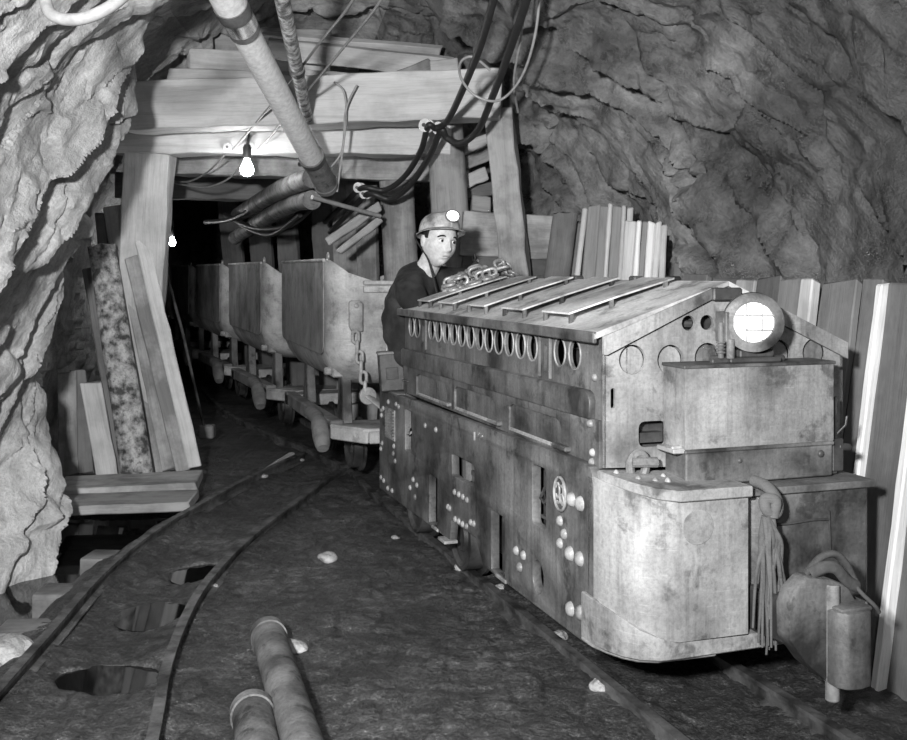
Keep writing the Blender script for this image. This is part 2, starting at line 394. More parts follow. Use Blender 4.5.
# the long open joints of the right-hand rock
PX = 453.5+FPX*TX/np.maximum(TY,.5); PZ = 272-FPX*(TZ-EYE)/np.maximum(TY,.5); near = (TY>2.5)&(TY<7.2)&(rightness>.05)
for pts,dep,wd_,lip in (([(541,22),(564,35),(592,59),(607,80),(631,98),(654,118),(678,145),(689,165),(692,182)],.20,6.5,.09),
        ([(523,88),(534,108),(545,129),(552,150)],.07,2.6,.03),([(552,104),(572,141),(592,172),(611,192),(640,215)],.08,3.0,.035),
        ([(505,114),(521,149),(545,176),(576,206)],.10,3.5,.04),([(668,186),(688,235),(716,267),(740,286)],.08,3.0,.03),([(648,144),(664,162),(680,176)],.05,2.4,.02),
        ([(607,20),(632,52),(655,76),(676,108)],.05,2.4,.02),([(705,75),(730,100),(750,122),(775,150)],.04,2.4,.02),([(820,10),(850,60),(880,110),(905,135)],.05,2.6,.02)):
    jx = PX+5*gnoise(TX*9,TY*9,TZ*9,111); jy = PZ+5*gnoise(TX*9,TY*9,TZ*9,112); best = np.full(TX.shape,1e9); sg = np.zeros(TX.shape)
    for (x0,y0),(x1,y1) in zip(pts[:-1],pts[1:]):
        L2 = (x1-x0)**2+(y1-y0)**2; t_ = np.clip(((jx-x0)*(x1-x0)+(jy-y0)*(y1-y0))/L2,0,1)
        dd = np.hypot(jx-x0-t_*(x1-x0),jy-y0-t_*(y1-y0)); cr = (x1-x0)*(jy-y0)-(y1-y0)*(jx-x0)
        sg = np.where(dd<best,cr,sg); best = np.minimum(best,dd)
    up_ = sg<0
    d = d+np.where(near,np.where(up_,1.4*lip*np.exp(-best/22)*(1-np.exp(-(best/3)**2)),0)-1.9*dep*np.exp(-(best/wd_)**2),0)
d = d-.11
# smoother tooling on the far tunnel
TXd = TX+Nn[...,0]*d; TYd = TY+Nn[...,1]*d; TZd = TZ+Nn[...,2]*d
if Nn[200,NTT//2,2] > 0:
    TXd = TX-Nn[...,0]*d; TYd = TY-Nn[...,1]*d; TZd = TZ-Nn[...,2]*d
ia, ib = int(NTT*.49), int(NTT*.69)
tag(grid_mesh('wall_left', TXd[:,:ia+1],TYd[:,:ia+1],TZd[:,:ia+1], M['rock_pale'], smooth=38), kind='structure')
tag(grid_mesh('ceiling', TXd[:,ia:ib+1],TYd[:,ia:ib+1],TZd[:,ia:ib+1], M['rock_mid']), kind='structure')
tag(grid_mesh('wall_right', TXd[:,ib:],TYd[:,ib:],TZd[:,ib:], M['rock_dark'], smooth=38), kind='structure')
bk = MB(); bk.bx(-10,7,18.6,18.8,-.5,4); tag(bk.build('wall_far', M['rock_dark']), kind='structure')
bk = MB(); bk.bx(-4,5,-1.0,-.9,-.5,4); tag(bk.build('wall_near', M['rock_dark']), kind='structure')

# ------------------------------------------------------------------ muddy floor
LR = [(-.95,.5),(-1.12,1.6),(-1.27,2.4),(-1.36,3.0),(-1.42,3.7),(-1.475,4.4),(-1.465,5.07),(-1.38,5.72),(-1.254,6.47),(-1.05,7.35)]
RR = [(-.40,.5),(-.58,1.6),(-.73,2.4),(-.835,2.95),(-.93,3.437),(-1.0,4.065),(-1.0,4.6),(-.953,5.17),(-.855,5.85),(-.76,6.47),(-.655,6.95)]
lrx = lambda Y: np.interp(Y,[p[1] for p in LR],[p[0] for p in LR])
rrx = lambda Y: np.interp(Y,[p[1] for p in RR],[p[0] for p in RR])
PUD = []   # puddles between the rails: (x, y, rx, ry)
for (x,y,rx,ry) in ((108,675,.165,.13),(157,610,.135,.14),(203,568,.115,.15)):
    p = at(x,y,EYE*FPX/(y-272)); PUD.append((p.x,p.y,rx,ry))
def ground(X, Y):
    X = np.asarray(X,float); Y = np.asarray(Y,float)
    z = .022*fbm(X*1.3,Y*1.3,X*0+.3,3,70)+.007*fbm(X*6,Y*5,X*0+.7,4,75)+.005*fbm(X*26,Y*26,X*0,3,80)+.010*np.clip(gnoise(X*38,Y*38,X*0+.4,83)-.35,0,1)
    # flat stones trodden into the mud on the right
    v = np.abs(gnoise(X*7,Y*5,X*0+2.2,88)); z = z+.005*sstep(.04,.14,v)*sstep(-.7,-.2,X)
    l = lrx(Y); r = rrx(Y)
    for rail in (l,r):                                  # mud banked along the rails
        dd = np.abs(X-rail); z = z+.022*np.exp(-(dd/.10)**2)*(Y<7.0)
    mid = (X-(l+r)/2)/.24
    z = z-.012*np.exp(-mid**4)*(Y<6.6)
    z = z-.30*sstep(.10,.42,l-X+.05*fbm(X*3,Y*3,X*0,2,90))*(1-sstep(6.0,6.6,Y))
    for (px,py,rx,ry) in PUD:
        ee = ((X-px)/rx)**2+((Y-py)/ry)**2+.5*fbm(X*7,Y*7,X*0,2,95)
        z = z-.075*(1-sstep(.5,1.3,ee))
    return z
def gz(x,y): return float(ground(np.array([x]),np.array([y]))[0])
gx = np.concatenate([np.linspace(-9,-2.4,40,endpoint=False),np.linspace(-2.4,1.3,300,endpoint=False),np.linspace(1.3,3.2,40)])
gy = np.concatenate([np.linspace(-1,2.6,50,endpoint=False),np.linspace(2.6,7.4,420,endpoint=False),np.linspace(7.4,19,120)])
GX,GY = np.meshgrid(gx,gy,indexing='ij')
def mat_mud():
    t = NT('wet_mud'); v = t.coord((1,1,1),False)
    a = t.noise(v,2.2,6,.65); b = t.noise(v,14,6,.7,.5); c = t.noise(v,90,4,.7)
    vo = t.n('ShaderNodeTexVoronoi'); vo.inputs['Scale'].default_value = 60; t.L(v,vo.inputs['Vector'])
    base = t.ramp(t.math('ADD',t.math('MULTIPLY',a,.5),t.math('MULTIPLY',b,.5)),[(.36,.020),(.52,.055),(.68,.15)])
    base = t.mix(base,t.ramp(c,[(.35,.45),(.52,1),(.70,2.3)]),.9,'MULTIPLY')
    def cells(scale, stops, k):                        # grit and trodden-in stones
        vn = t.n('ShaderNodeTexVoronoi'); vn.inputs['Scale'].default_value = scale; t.L(v,vn.inputs['Vector']); vn.inputs['Randomness'].default_value = 1.0
        return t.ramp(vn.outputs['Distance'],stops)
    mk = t.noise(v,3.5,4,.6)
    base = t.mix(base,cells(34,[(.05,4.5),(.13,1.0)],1),t.ramp(mk,[(.45,0),(.6,.9)]),'MULTIPLY')
    base = t.mix(base,cells(75,[(.06,3.5),(.16,1.0)],1),t.ramp(b,[(.4,.1),(.6,.9)]),'MULTIPLY')
    mp = t.n('ShaderNodeMapping'); mp.inputs['Scale'].default_value = (8,5,8); t.L(v,mp.inputs['Vector'])
    vs_ = t.n('ShaderNodeTexVoronoi'); vs_.feature = 'DISTANCE_TO_EDGE'; vs_.inputs['Scale'].default_value = 1.0; t.L(mp.outputs[0],vs_.inputs['Vector'])
    base = t.mix(base,t.ramp(vs_.outputs['Distance'],[(.02,.55),(.12,1.25)]),t.ramp(mk,[(.42,0.0),(.58,.75)]),'MULTIPLY')
    t.bump(t.math('ADD',t.math('MULTIPLY',b,.9),t.math('ADD',t.math('MULTIPLY',c,.7),t.math('MULTIPLY',vo.outputs['Distance'],.25))),.7,.014)
    t.b.inputs['Specular IOR Level'].default_value = .6
    return t.out(base,t.ramp(a,[(.35,.62),(.6,.38)]))
tag(grid_mesh('floor',GX,GY,ground(GX,GY),mat_mud()),kind='structure')
tw = NT('dark_mine_water'); tw.b.inputs['Specular IOR Level'].default_value = .6
M['water'] = tw.out(.008,.04)
for (px,py,rx,ry),lb in zip(PUD,('dark water puddle between the empty rails, nearest to the camera','middle puddle of dark water between the empty rails','small far puddle of dark water between the empty rails')):
    b = MB(); b.prism(circle(px,py,rx*1.25,24,ry*1.25),-.06,-.024)
    tag(b.build('puddle',M['water']),lb,'puddle','puddles between the rails')
b = MB(); b.prism([(-2.45,1.0),(-1.50,1.0),(-1.55,3),(-1.62,4.4),(-1.6,5.2),(-1.6,6.1),(-2.75,6.1)],-.3,-.115)
tag(b.build('ditch_water',M['water']),'still black water in the ditch along the left rock wall','water',kind='stuff')

# ------------------------------------------------------------------ rails and ties
def rail_mesh(path, name, label, group, z=0.0, hgt=.062):
    prof = [(-.03,0),(.03,0),(.03,.006),(.006,.014),(.006,.042),(.017,.048),(.017,.062),(-.017,.062),(-.017,.048),(-.006,.042),(-.006,.014),(-.03,.006)]
    P = spline([(p[0],p[1],0) for p in path],6); b = MB(); n = len(prof); vs = []; fs = []
    for i,p in enumerate(P):
        t = (P[min(i+1,len(P)-1)]-P[max(i-1,0)]).normalized(); s = Vector((t.y,-t.x,0))
        for (x,y) in prof: vs.append(p+s*x+Vector((0,0,z+y)))
    for i in range(len(P)-1):
        for k in range(n): l = (k+1)%n; fs.append((i*n+k,i*n+l,(i+1)*n+l,(i+1)*n+k))
    fs.append(tuple(range(n))); fs.append(tuple((len(P)-1)*n+k for k in range(n)))
    b.add(vs,fs); return tag(b.build(name,M['rail'],None,smooth=30),label,'rail',group)
rail_mesh(LR,'rail','left rail of the empty curved track, beside the ditch','rails of the empty track')
rail_mesh(RR,'rail','right rail of the empty curved track, beside the puddles','rails of the empty track')
AX = Vector((-.321,.947,0)); AV = Vector((.947,.321,0)); C0 = Vector((.411,3.12,0))
ROT = math.atan2(.321,.947)
def lw(v,u,z=0): return C0+AV*v+AX*u+Vector((0,0,z))
def lpath(v, us): return [(lw(v,u).x,lw(v,u).y) for u in us]
rail_mesh(lpath(.12,(-2.2,-.4,.6,2,3.0,4.2))[0:]+[(-1.95,9.3),(-2.75,11.5)],'rail','near rail under the locomotive, running out to the bottom edge','rails under the train',-.015)
rail_mesh(lpath(.57,(-2.2,-.4,.6,2,3.0,4.2))[0:]+[(-1.5,9.5),(-2.3,11.7)],'rail','far rail under the locomotive, half buried in mud below the coupler','rails under the train',-.015)
TIE = [(4.95,'wooden tie end jutting over the ditch, farthest of the four'),(4.42,'wooden tie end jutting over the ditch, second from the platform'),(3.98,'wooden tie end beside dark water, third from the platform'),(3.32,'pale tie end at the left edge, nearest to the camera')]
for (y,lb) in TIE:
    xl = float(lrx(y)); tx = float(lrx(y+.3)-lrx(y-.3))/.6
    ln = 1.0; b = MB(); nx = 14
    b.bx(-.27,.0,-.085,.085,-.14,0)
    o = b.build('railway_tie',M['wood_mud'],bevel=.012,seg=2,loc=(xl,y,-.012),rot=(0,0,-math.atan(tx)+R.uniform(-.06,.06)))
    tag(o,lb,'railway tie','ties of the empty track')
# ------------------------------------------------------------------ mine locomotive (local x = right, y = rear, z = up; origin at the near front corner of the frame)
loco = empty('mine_locomotive', C0, ROT, 'low riveted mine locomotive with slatted hood and lit round headlight', 'locomotive')
SIDE = lambda v: basis((0,1,0),(0,0,1),(1,0,0),(v,0,0))       # sheet in the (rear, up) plane
FRONT = lambda u: basis((1,0,0),(0,0,1),(0,-1,0),(0,u,0))      # sheet in the (right, up) plane
# chassis core and wheels
b = MB(); b.bx(.07,.78,.05,2.44,.24,.66); b.bx(.75,.80,.0,2.46,.2,.70)
chassis = b.build('chassis',M['steel_dark'],loco,bevel=.004)
for u in (1.42,2.1):
    for v in (.12,.57):
        s = 1 if v>.3 else -1
        b = MB(); b.lathe([(0,-.045),(.06,-.045),(.07,-.03),(.115,-.03),(.13,-.045),(.143,-.045),(.147,.03),(.170,.034),(.170,.05),(.10,.05),(.09,.03),(0,.03)],
            basis((0,1,0),(0,0,1),(-s,0,0),(0,0,0)) if s<0 else basis((0,1,0),(0,0,1),(1,0,0)),32)
        # flange towards the inside of the track
        o = b.build('wheel',M['steel_dark'],loco,smooth=40)
        o.location = (v,u,.193); 
        if s>0: o.rotation_euler = (0,0,PI)
    b = MB(); b.cyl((.10,u,.193),(.62,u,.193),.03,12); b.build('axle',M['steel_dark'],loco)
# left side frame, cut from one thick plate
outer = [(2.484,.195),(2.484,.69),(2.46,.716),(1.91,.721),(.75,.733),(.25,.742),(.055,.743),(.02,.738),(0,.72),(-.012,.69),(-.012,.205),(.06,.2),(.93,.2),(1.015,.288),(1.31,.288),(1.33,.2)]
holes = [rrect(1.889,2.005,.470,.666,.008,2), rrect(1.503,1.618,.212,.425,.006,2), rrect(.708,.842,.212,.432,.006,2),
         [(1.30,.482),(1.305,.562),(1.29,.568),(1.045,.568),(1.03,.555),(1.032,.487),(1.04,.478),(1.29,.477)],
         rrect(.341,.453,.472,.673,.018,3), circle(.405,.302,.046,24,.056)]
side = plate('side_frame',outer,holes,.034,SIDE(.017),M['steel_side'],loco,.004)
b = MB(); b.bx(.80,.85,0,2.484,.2,.715); b.build('side_frame',M['steel_side'],loco,bevel=.006)
def sub(mb, name, mat, parent=side, **k): return mb.build(name,mat,parent,**k)
# doors set deep in the two tall openings, with a half-round hinge plate
for (u0,u1) in ((1.503,1.618),(.708,.842)):
    b = MB(); b.bx(.045,.052,u0,u1,.20,.44); b.prism([(u0+.01,.24),(u0+.05,.25),(u0+.06,.33),(u0+.05,.40),(u0+.01,.41)],.036,.046,basis((0,1,0),(0,0,1),(1,0,0)))
    b.cyl((.03,u0+.03,.38),(.06,u0+.03,.38),.014,10); b.cyl((.03,u0+.03,.26),(.06,u0+.03,.26),.014,10)
    sub(b,'inspection_door',M['steel_dim'])
    b = MB(); b.bx(-.006,.04,u0-.02,u1-.05,.198,.212); sub(b,'door_sill',M['rivet'],bevel=.003)
# spring hangers and bars seen through the openings
b = MB(); b.bx(.05,.06,1.03,1.31,.47,.58); b.bx(.025,.05,1.20,1.225,.47,.575); b.bx(.02,.05,1.03,1.12,.512,.53); sub(b,'brake_bar',M['steel_dim'])
b = MB(); b.bx(.05,.06,.33,.46,.46,.68); b.bx(.03,.05,.37,.376,.47,.67); b.bx(.03,.05,.345,.45,.49,.50); b.tube([(.03,.41,.60),(.012,.41,.565),(.012,.38,.555),(.02,.36,.57)],.006,6); sub(b,'handle_bracket',M['steel_dim'])
b = MB(); b.bx(.05,.06,1.88,2.01,.46,.67); b.tube([(.05,1.95,.58),(.0,1.95,.55),(-.006,1.93,.56),(-.004,1.92,.59)],.006,6); sub(b,'latch_hook',M['rivet'])
b = MB(); b.bx(.055,.062,.35,.46,.24,.36); b.dome((.052,.40,.285),(-1,0,0),.016,.02); sub(b,'journal_cover',M['steel_dim'])
# louvred plate at the rear
b = MB(); b.bx(-.006,.002,2.175,2.345,.485,.636)
for k in range(9): b.bx(-.011,-.005,2.185,2.335,.496+k*.0155,.503+k*.0155)
sub(b,'louvre_plate',M['rivet'])
# small step below the wheel arch
b = MB(); b.bx(-.03,.03,1.31,1.40,.19,.203); sub(b,'step_bracket',M['rivet'],bevel=.002)
# faint painted mark near the top edge
for (u0,z0,u1,z1) in ((1.02,.665,1.02,.698),(.985,.685,.965,.70),(.945,.688,.93,.695)):
    b = MB(); b.cyl((-.0015,u0,z0),(-.0015,u1,z1),.004,6); sub(b,'painted_mark',M['rivet'])
big = [(.137,.617),(.075,.616),(.148,.446),(.079,.447),(.145,.275),(.074,.285)]
sml = [(.224,.53),(.192,.496),(.224,.459),(.59,.343),(.525,.344),(.558,.294)]
tiny = [(1.262,.416),(1.208,.417),(1.158,.417),(1.109,.415),(1.347,.337),(1.325,.335),(1.254,.306),(1.208,.307),(1.162,.307),(1.113,.309),(1.065,.336),(1.029,.338),(1.673,.633),(1.513,.636),
        (2.154,.67),(2.109,.664),(2.434,.605),(2.434,.58),(2.194,.458),(2.205,.42),(2.171,.388),(2.421,.438),(2.446,.405),(2.446,.257),(2.39,.251),(2.311,.227),(2.228,.231),(1.859,.356),(1.799,.341),(1.91,.308),(1.829,.281),(2.40,.62),(2.30,.665)]
for lst,r in ((big,.024),(sml,.0175),(tiny,.0135)):
    for (u,z) in lst:
        b = MB(); b.dome((0,u,z),(-1,0,0),r,r*.75); sub(b,'rivet',M['rivet'],smooth=60)
# oval emblem with a raised monogram
eb = MB(); Ms = SIDE(0)
eb.prism(circle(.21,.619,.047,32,.056),-.006,.002,Ms)
emb = sub(eb,'oval_emblem',M['steel_dim'])
b = MB()
b.tube([(-.008,.21+.043*math.cos(a),.619+.052*math.sin(a)) for a in [2*PI*k/32 for k in range(32)]],.005,6,closed=True)
def arcp(cu,cz,ru,rz,a0,a1,n=14): return [(-.008,cu+ru*math.cos(math.radians(a0+(a1-a0)*k/n)),cz+rz*math.sin(math.radians(a0+(a1-a0)*k/n))) for k in range(n+1)]
# script initials G (rear side) and E (front side); seen from the left the u axis runs right to left
b.tube(arcp(.226,.627,.014,.024,20,330),.0035,5)
b.tube(arcp(.222,.600,.012,.012,90,330),.0035,5)
b.tube(arcp(.194,.632,.010,.014,-60,-300),.0035,5); b.tube(arcp(.194,.606,.012,.015,60,-250),.0035,5)
b.tube(arcp(.21,.655,.022,.010,200,340),.003,5); b.tube(arcp(.21,.582,.022,.010,20,160),.003,5)
b.build('raised_monogram',M['rivet'],emb,smooth=60)
# rounded nose: left half with its lower lip, right half set back a little
nl = [(0,.03),(0,-.005),(.008,-.06),(.03,-.12),(.065,-.17),(.11,-.205),(.165,-.22),(.395,-.22),(.395,-.16),(.345,-.16),(.345,.03)]
b = MB()
NLT = .703
def curved_bottom(p):     # lower edge dips towards the middle of the nose
    v,u = p; return .27+.075*max(0,1-max(v,0)/.16)**2 - (.0)
vs = [(p[0],p[1],curved_bottom(p)) for p in nl]+[(p[0],p[1],NLT-.03+.04*max(0,1-max(p[0],0)/.16)**2) for p in nl]
n = len(nl); b.add(vs,[tuple(range(n-1,-1,-1)),tuple(range(n,2*n))]+[(i,(i+1)%n,n+(i+1)%n,n+i) for i in range(n)])
nose = b.build('nose_plate',M['steel_front'],loco,bevel=.004,smooth=40)
nt = [(0.03,.03),(.012,-.02),(.02,-.08),(.05,-.15),(.10,-.205),(.16,-.235),(.40,-.235),(.40,-.03),(.40,.03)]
b = MB(); vs = [(p[0],p[1],NLT-.032+.04*max(0,1-max(p[0],0)/.16)**2) for p in nt]+[(p[0],p[1],NLT+.0+.035*max(0,1-max(p[0],0)/.16)**2) for p in nt]; n = len(nt)
b.add(vs,[tuple(range(n-1,-1,-1)),tuple(range(n,2*n))]+[(i,(i+1)%n,n+(i+1)%n,n+i) for i in range(n)])
b.build('nose_deck',M['steel_front'],loco,bevel=.004)
b = MB(); lp_ = [(-.012,.05),(-.012,-.02),(.0,-.085),(.024,-.145),(.058,-.185),(.11,-.212),(.16,-.214),(.53,-.205),(.53,.05)]; lz_ = [.36,.36,.352,.335,.305,.285,.275,.262,.262]; n_ = len(lp_)
b.add([(p[0],p[1],.222) for p in lp_]+[(p[0],p[1],z) for p,z in zip(lp_,lz_)],[tuple(range(n_-1,-1,-1)),tuple(range(n_,2*n_))]+[(i,(i+1)%n_,n_+(i+1)%n_,n_+i) for i in range(n_)]); b.prism([(-.012,.05),(-.012,-.02),(.005,-.08),(.03,-.135),(.06,-.17),(.11,-.195),(.3,-.20),(.3,.05)],.212,.226)
b.build('nose_lip',M['steel_front'],loco,bevel=.004)
# round weld scar on the nose
b = MB(); b.prism(circle(.225,.595,.05,32),.2195,.2225,basis((1,0,0),(0,0,1),(0,-1,0))); b.build('weld_patch',M['steel_front'],nose,bevel=.001)
b = MB(); b.prism([(.40,.03),(.40,-.165),(.47,-.18),(.835,-.18),(.86,-.165),(.86,.03)],.33,.665); b.bx(.40,.85,-.10,.03,.26,.34)
nr = b.build('nose_plate',M['steel_dim'],loco,bevel=.006,smooth=40)
b = MB(); b.bx(.398,.868,-.195,.0,.662,.684); b.build('nose_deck',M['steel_dim'],loco,bevel=.003)
b = MB(); b.tube([(.47,-.186,.575),(.55,-.187,.572),(.64,-.186,.577),(.70,-.186,.574)],.004,6); b.cyl((.70,-.186,.60),(.705,-.186,.47),.003,6); b.build('weld_seam',M['steel_dark'],nr)
# coupler pocket
b = MB(); b.bx(.34,.5,-.15,-.02,.26,.42); b.build('coupler_pocket',M['steel_dark'],loco)
# swivelling coupler head
b = MB(); b.prism([(.40,-.05),(.44,-.36),(.58,-.36),(.56,-.05)],.27,.40)
cp = b.build('drawbar',M['steel_dark'],loco,bevel=.008)
b = MB(); b.prism([(.385,.41),(.387,.32),(.44,.25),(.504,.195),(.56,.19),(.60,.30),(.61,.40),(.58,.45),(.52,.475),(.445,.487),(.40,.45)],.355,.42,basis((1,0,0),(0,0,1),(0,-1,0)))
b.build('coupler_head',M['steel_dim'],loco,bevel=.010,seg=2)
b = MB(); b.prism([(.506,-.40),(.506,-.46),(.525,-.485),(.565,-.49),(.605,-.48),(.622,-.455),(.622,-.40)],.19,.398); b.bx(.512,.616,-.475,-.405,.395,.408)
b.build('coupler_block',M['steel_dim'],loco,bevel=.008,seg=2)
b = MB(); b.prism([(.63,.37),(.63,.245),(.65,.235),(.668,.26),(.668,.36),(.655,.40)],.30,.41,basis((1,0,0),(0,0,1),(0,-1,0))); b.build('coupler_jaw',M['steel_dim'],loco,bevel=.006)
b = MB(); b.cyl((.525,-.42,.14),(.525,-.42,.46),.02,10); b.build('coupler_pin',M['rivet'],loco,bevel=.003)
# hood: left side panel with its row of holes
HT = 1.125; HU = 2.121
hol = [circle(u,1.060,.043,20,.048) for u in (2.005,1.912,1.687,1.588,1.481,1.380,1.275,1.168,1.063,.958,.853,.747,.639,.532,.303,.190)]
hol += [rrect(1.80,1.835,.99,1.078,.012,3), rrect(.407,.432,.985,1.076,.010,3)]
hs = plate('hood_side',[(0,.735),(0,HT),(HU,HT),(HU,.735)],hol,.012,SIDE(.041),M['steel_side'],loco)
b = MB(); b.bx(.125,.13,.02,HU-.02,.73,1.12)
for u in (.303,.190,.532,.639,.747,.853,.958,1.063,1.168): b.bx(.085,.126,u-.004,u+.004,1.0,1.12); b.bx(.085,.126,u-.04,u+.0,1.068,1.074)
b.build('radiator_liner',M['black'],hs)  # black sheet paints the hood's dark inside behind the holes
b = MB()
for u in (1.765,.462,.374): b.bx(.026,.036,u-.006,u+.006,.965,1.118)
b.build('panel_strip',M['steel_dim'],hs,bevel=.002)
# rims of the holes catch the light
for pl in hol[:16]:
    b = MB(); b.tube([(.034,p[0],p[1]) for p in pl],.0032,5,closed=True); b.build('hole_rim',M['rivet'],hs,smooth=60)
# bulging side beam with rounded front end, then the lower panel with three slots
b = MB()
zz0,zz1 = .874,.960
b.prism([(.05,zz0),(.045,zz1-.03),(.056,zz1-.008),(.08,zz1),(HU,zz1-.012),(HU,zz0-.008)],.012,.05,SIDE(0)); b.build('side_beam',M['steel_side'],loco,bevel=.008,seg=2)
wins = []
for (a0,a1) in ((1.446,1.90),(.856,1.345),(.262,.73)):
    wins.append([(a0,.745),(a0,.80),(a0+.03,.835),(a0+.06,.843),(a1-.03,.843),(a1,.83),(a1,.745)])
lp = plate('lower_panel',[(.005,.733),(.005,.876),(HU,.868),(HU,.733)],wins,.014,SIDE(.033),M['steel_side'],loco,.003)
for (a0,a1) in ((1.446,1.90),(.856,1.345),(.262,.73)):
    b = MB(); b.add([(.03,a0+.01,.738),(.03,a1,.738),(.03,a1,.752),(.03,a0+.01,.752),(.095,a0+.01,.738),(.095,a1,.738),(.098,a1,.80),(.098,a0+.01,.80)],[(0,1,2,3),(4,7,6,5),(3,2,6,7),(0,4,5,1),(0,3,7,4),(1,5,6,2)])
    b.build('dusty_sill',M['steel_front'],lp)
    b = MB(); b.bx(.108,.116,a0,a1,.75,.85)
    for k in range(5): u = a0+(a1-a0)*(k+.5)/5; b.bx(.095,.11,u-.006,u+.006,.75,.85)
    b.build('slatted_back',M['steel_dark'],lp)  # near-black steel puts the shade of the slots into the colour
    b = MB(); b.bx(.006,.03,a0-.06,a0+.05,.750,.766); b.build('slot_latch',M['steel_dim'],lp,bevel=.004)
b = MB(); b.bx(.015,.04,2.03,2.11,.79,.797); b.build('slot_latch',M['steel_dim'],lp,bevel=.002)
for (u,z) in ((.06,.88-.02),(.05,1.0),(.045,.775),(.05,.745)):
    b = MB(); b.dome((.026 if z<.9 else .036,u,z),(-1,0,0),.013,.012); b.build('rivet',M['rivet'],lp,smooth=60)
# hood front sheet with its round holes
fh = [circle(v,z,.045,24) for (v,z) in ((.135,1.056),(.265,1.053),(.395,1.056),(.525,1.056),(.655,1.060),(.790,1.062))]
fh += [circle(v,z,.0235,16) for (v,z) in ((.328,1.163),(.393,1.164),(.455,1.16),(.53,1.164))]
fh += [rrect(.156,.25,.79,.868,.02,3), rrect(.062,.078,.912,.972,.006,2)]
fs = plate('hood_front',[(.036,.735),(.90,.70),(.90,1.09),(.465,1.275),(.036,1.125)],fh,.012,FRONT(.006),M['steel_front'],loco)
b = MB(); b.bx(.05,.89,.05,.06,.9,1.1); b.build('fan_shroud',M['steel_dim'],fs)
b = MB(); b.bx(.30,.6,.06,.065,1.1,1.2); b.cyl((.32,.062,1.158),(.36,.03,1.158),.012,8); b.build('inner_duct',M['steel_dark'],fs)
b = MB(); b.bx(.14,.27,.055,.065,.77,.9); b.bx(.15,.25,.02,.06,.80,.83); b.build('inner_ledge',M['steel_dark'],fs)
for (v,z) in ((.135,1.056),(.265,1.053),(.395,1.056),(.655,1.060),(.790,1.062)):
    b = MB(); b.prism(circle(v+.004,z-.004,.043,24),-.028,-.02,basis((1,0,0),(0,0,1),(0,-1,0))); b.build('hole_cover',M['steel_front'] if v<.3 else M['steel_dim'],fs)
b = MB(); b.bx(.89,.90,.0,HU,.70,1.09); b.build('hood_side',M['steel_side'],loco)
b = MB(); b.prism([(.036,.70),(.90,.70),(.90,1.09),(.465,1.275),(.036,1.125)],-HU,-HU+.012,basis((1,0,0),(0,0,1),(0,-1,0))); b.build('hood_rear',M['steel_dim'],loco)
# roof: two sheets, eave flange, gable trims
RZ = lambda v: (1.132+(1.285-1.132)*v/.465) if v<=.465 else (1.285-(1.285-1.088)*(v-.465)/.435)
b = MB(); b.prism([(.0,1.118),(.0,1.137),(.02,RZ(.02)+.006),(.465,1.291),(.465,1.276),(.03,1.128)],-HU-.02,.012,basis((1,0,0),(0,0,1),(0,-1,0)))
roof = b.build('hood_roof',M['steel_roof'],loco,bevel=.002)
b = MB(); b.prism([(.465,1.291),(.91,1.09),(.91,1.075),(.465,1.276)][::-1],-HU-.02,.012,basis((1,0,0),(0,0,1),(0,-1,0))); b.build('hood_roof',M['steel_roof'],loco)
b = MB(); b.bx(-.002,.012,-.012,HU+.02,1.108,1.142); b.build('eave_flange',M['steel_dim'],loco,bevel=.003)
b = MB(); b.prism([(.03,1.075),(.04,1.073),(.415,1.243),(.418,1.275),(.03,1.128)],.008,.02,basis((1,0,0),(0,0,1),(0,-1,0))); b.build('gable_trim',M['steel_front'],loco)
b = MB(); b.prism([(.905,1.04),(.905,1.092),(.57,1.243),(.57,1.195)],.008,.02,basis((1,0,0),(0,0,1),(0,-1,0))); b.build('gable_trim',M['steel_front'],loco)
b = MB(); b.bx(.40,.50,-.03,.012,1.232,1.272); b.build('dark_ridge_opening',M['steel_dark'],loco,bevel=.004)  # dark block stands in for the shaded opening at the ridge
# raised ventilation slats on the near slope
for (u0,u1) in ((.255,.475),(.645,.855),(1.04,1.255),(1.42,1.63),(1.77,1.945)):
    b = MB(); z = lambda v: RZ(v)
    vs = []
    for u in (u0,u1):
        for (v,h) in ((.045,.036),(.22,.032),(.43,.022)): vs += [(v,u,z(v)+h),(v,u,z(v)+h+.006)]
    b.add(vs,[(0,1,3,2),(2,3,5,4),(6,8,9,7),(8,10,11,9),(0,6,7,1),(4,5,11,10),(1,7,9,3),(3,9,11,5),(0,2,8,6),(2,4,10,8)])
    sl = b.build('roof_slat',M['steel_roof'],loco,smooth=20)
    for u in (u0+.008,u1-.008):
        for v in (.055,.20,.40):
            b = MB(); b.bx(v-.006,v+.006,u-.006,u+.006,z(v)+.004,z(v)+.036 if v<.3 else z(v)+.026); b.build('slat_leg',M['steel_dim'],sl)
b = MB(); b.bx(.03,.40,.14,.20,RZ(.22)-.072+.0,RZ(.22)-.071); 
for u in (.34,.60,1.1,1.5):
    b = MB(); b.bx(.455,.495,u-.025,u+.025,1.275,1.306); b.build('ridge_clamp',M['steel_dark'],loco,bevel=.006)
# front strip lying loose on the roof near the ridge
b = MB(); b.prism([(.30,.10),(.46,.08),(.46,.19),(.30,.21)],0,.006,Matrix.Translation((0,0,RZ(.30)+.012)) @ Matrix.Rotation(-math.atan(.329)*0,4,'Y')); 
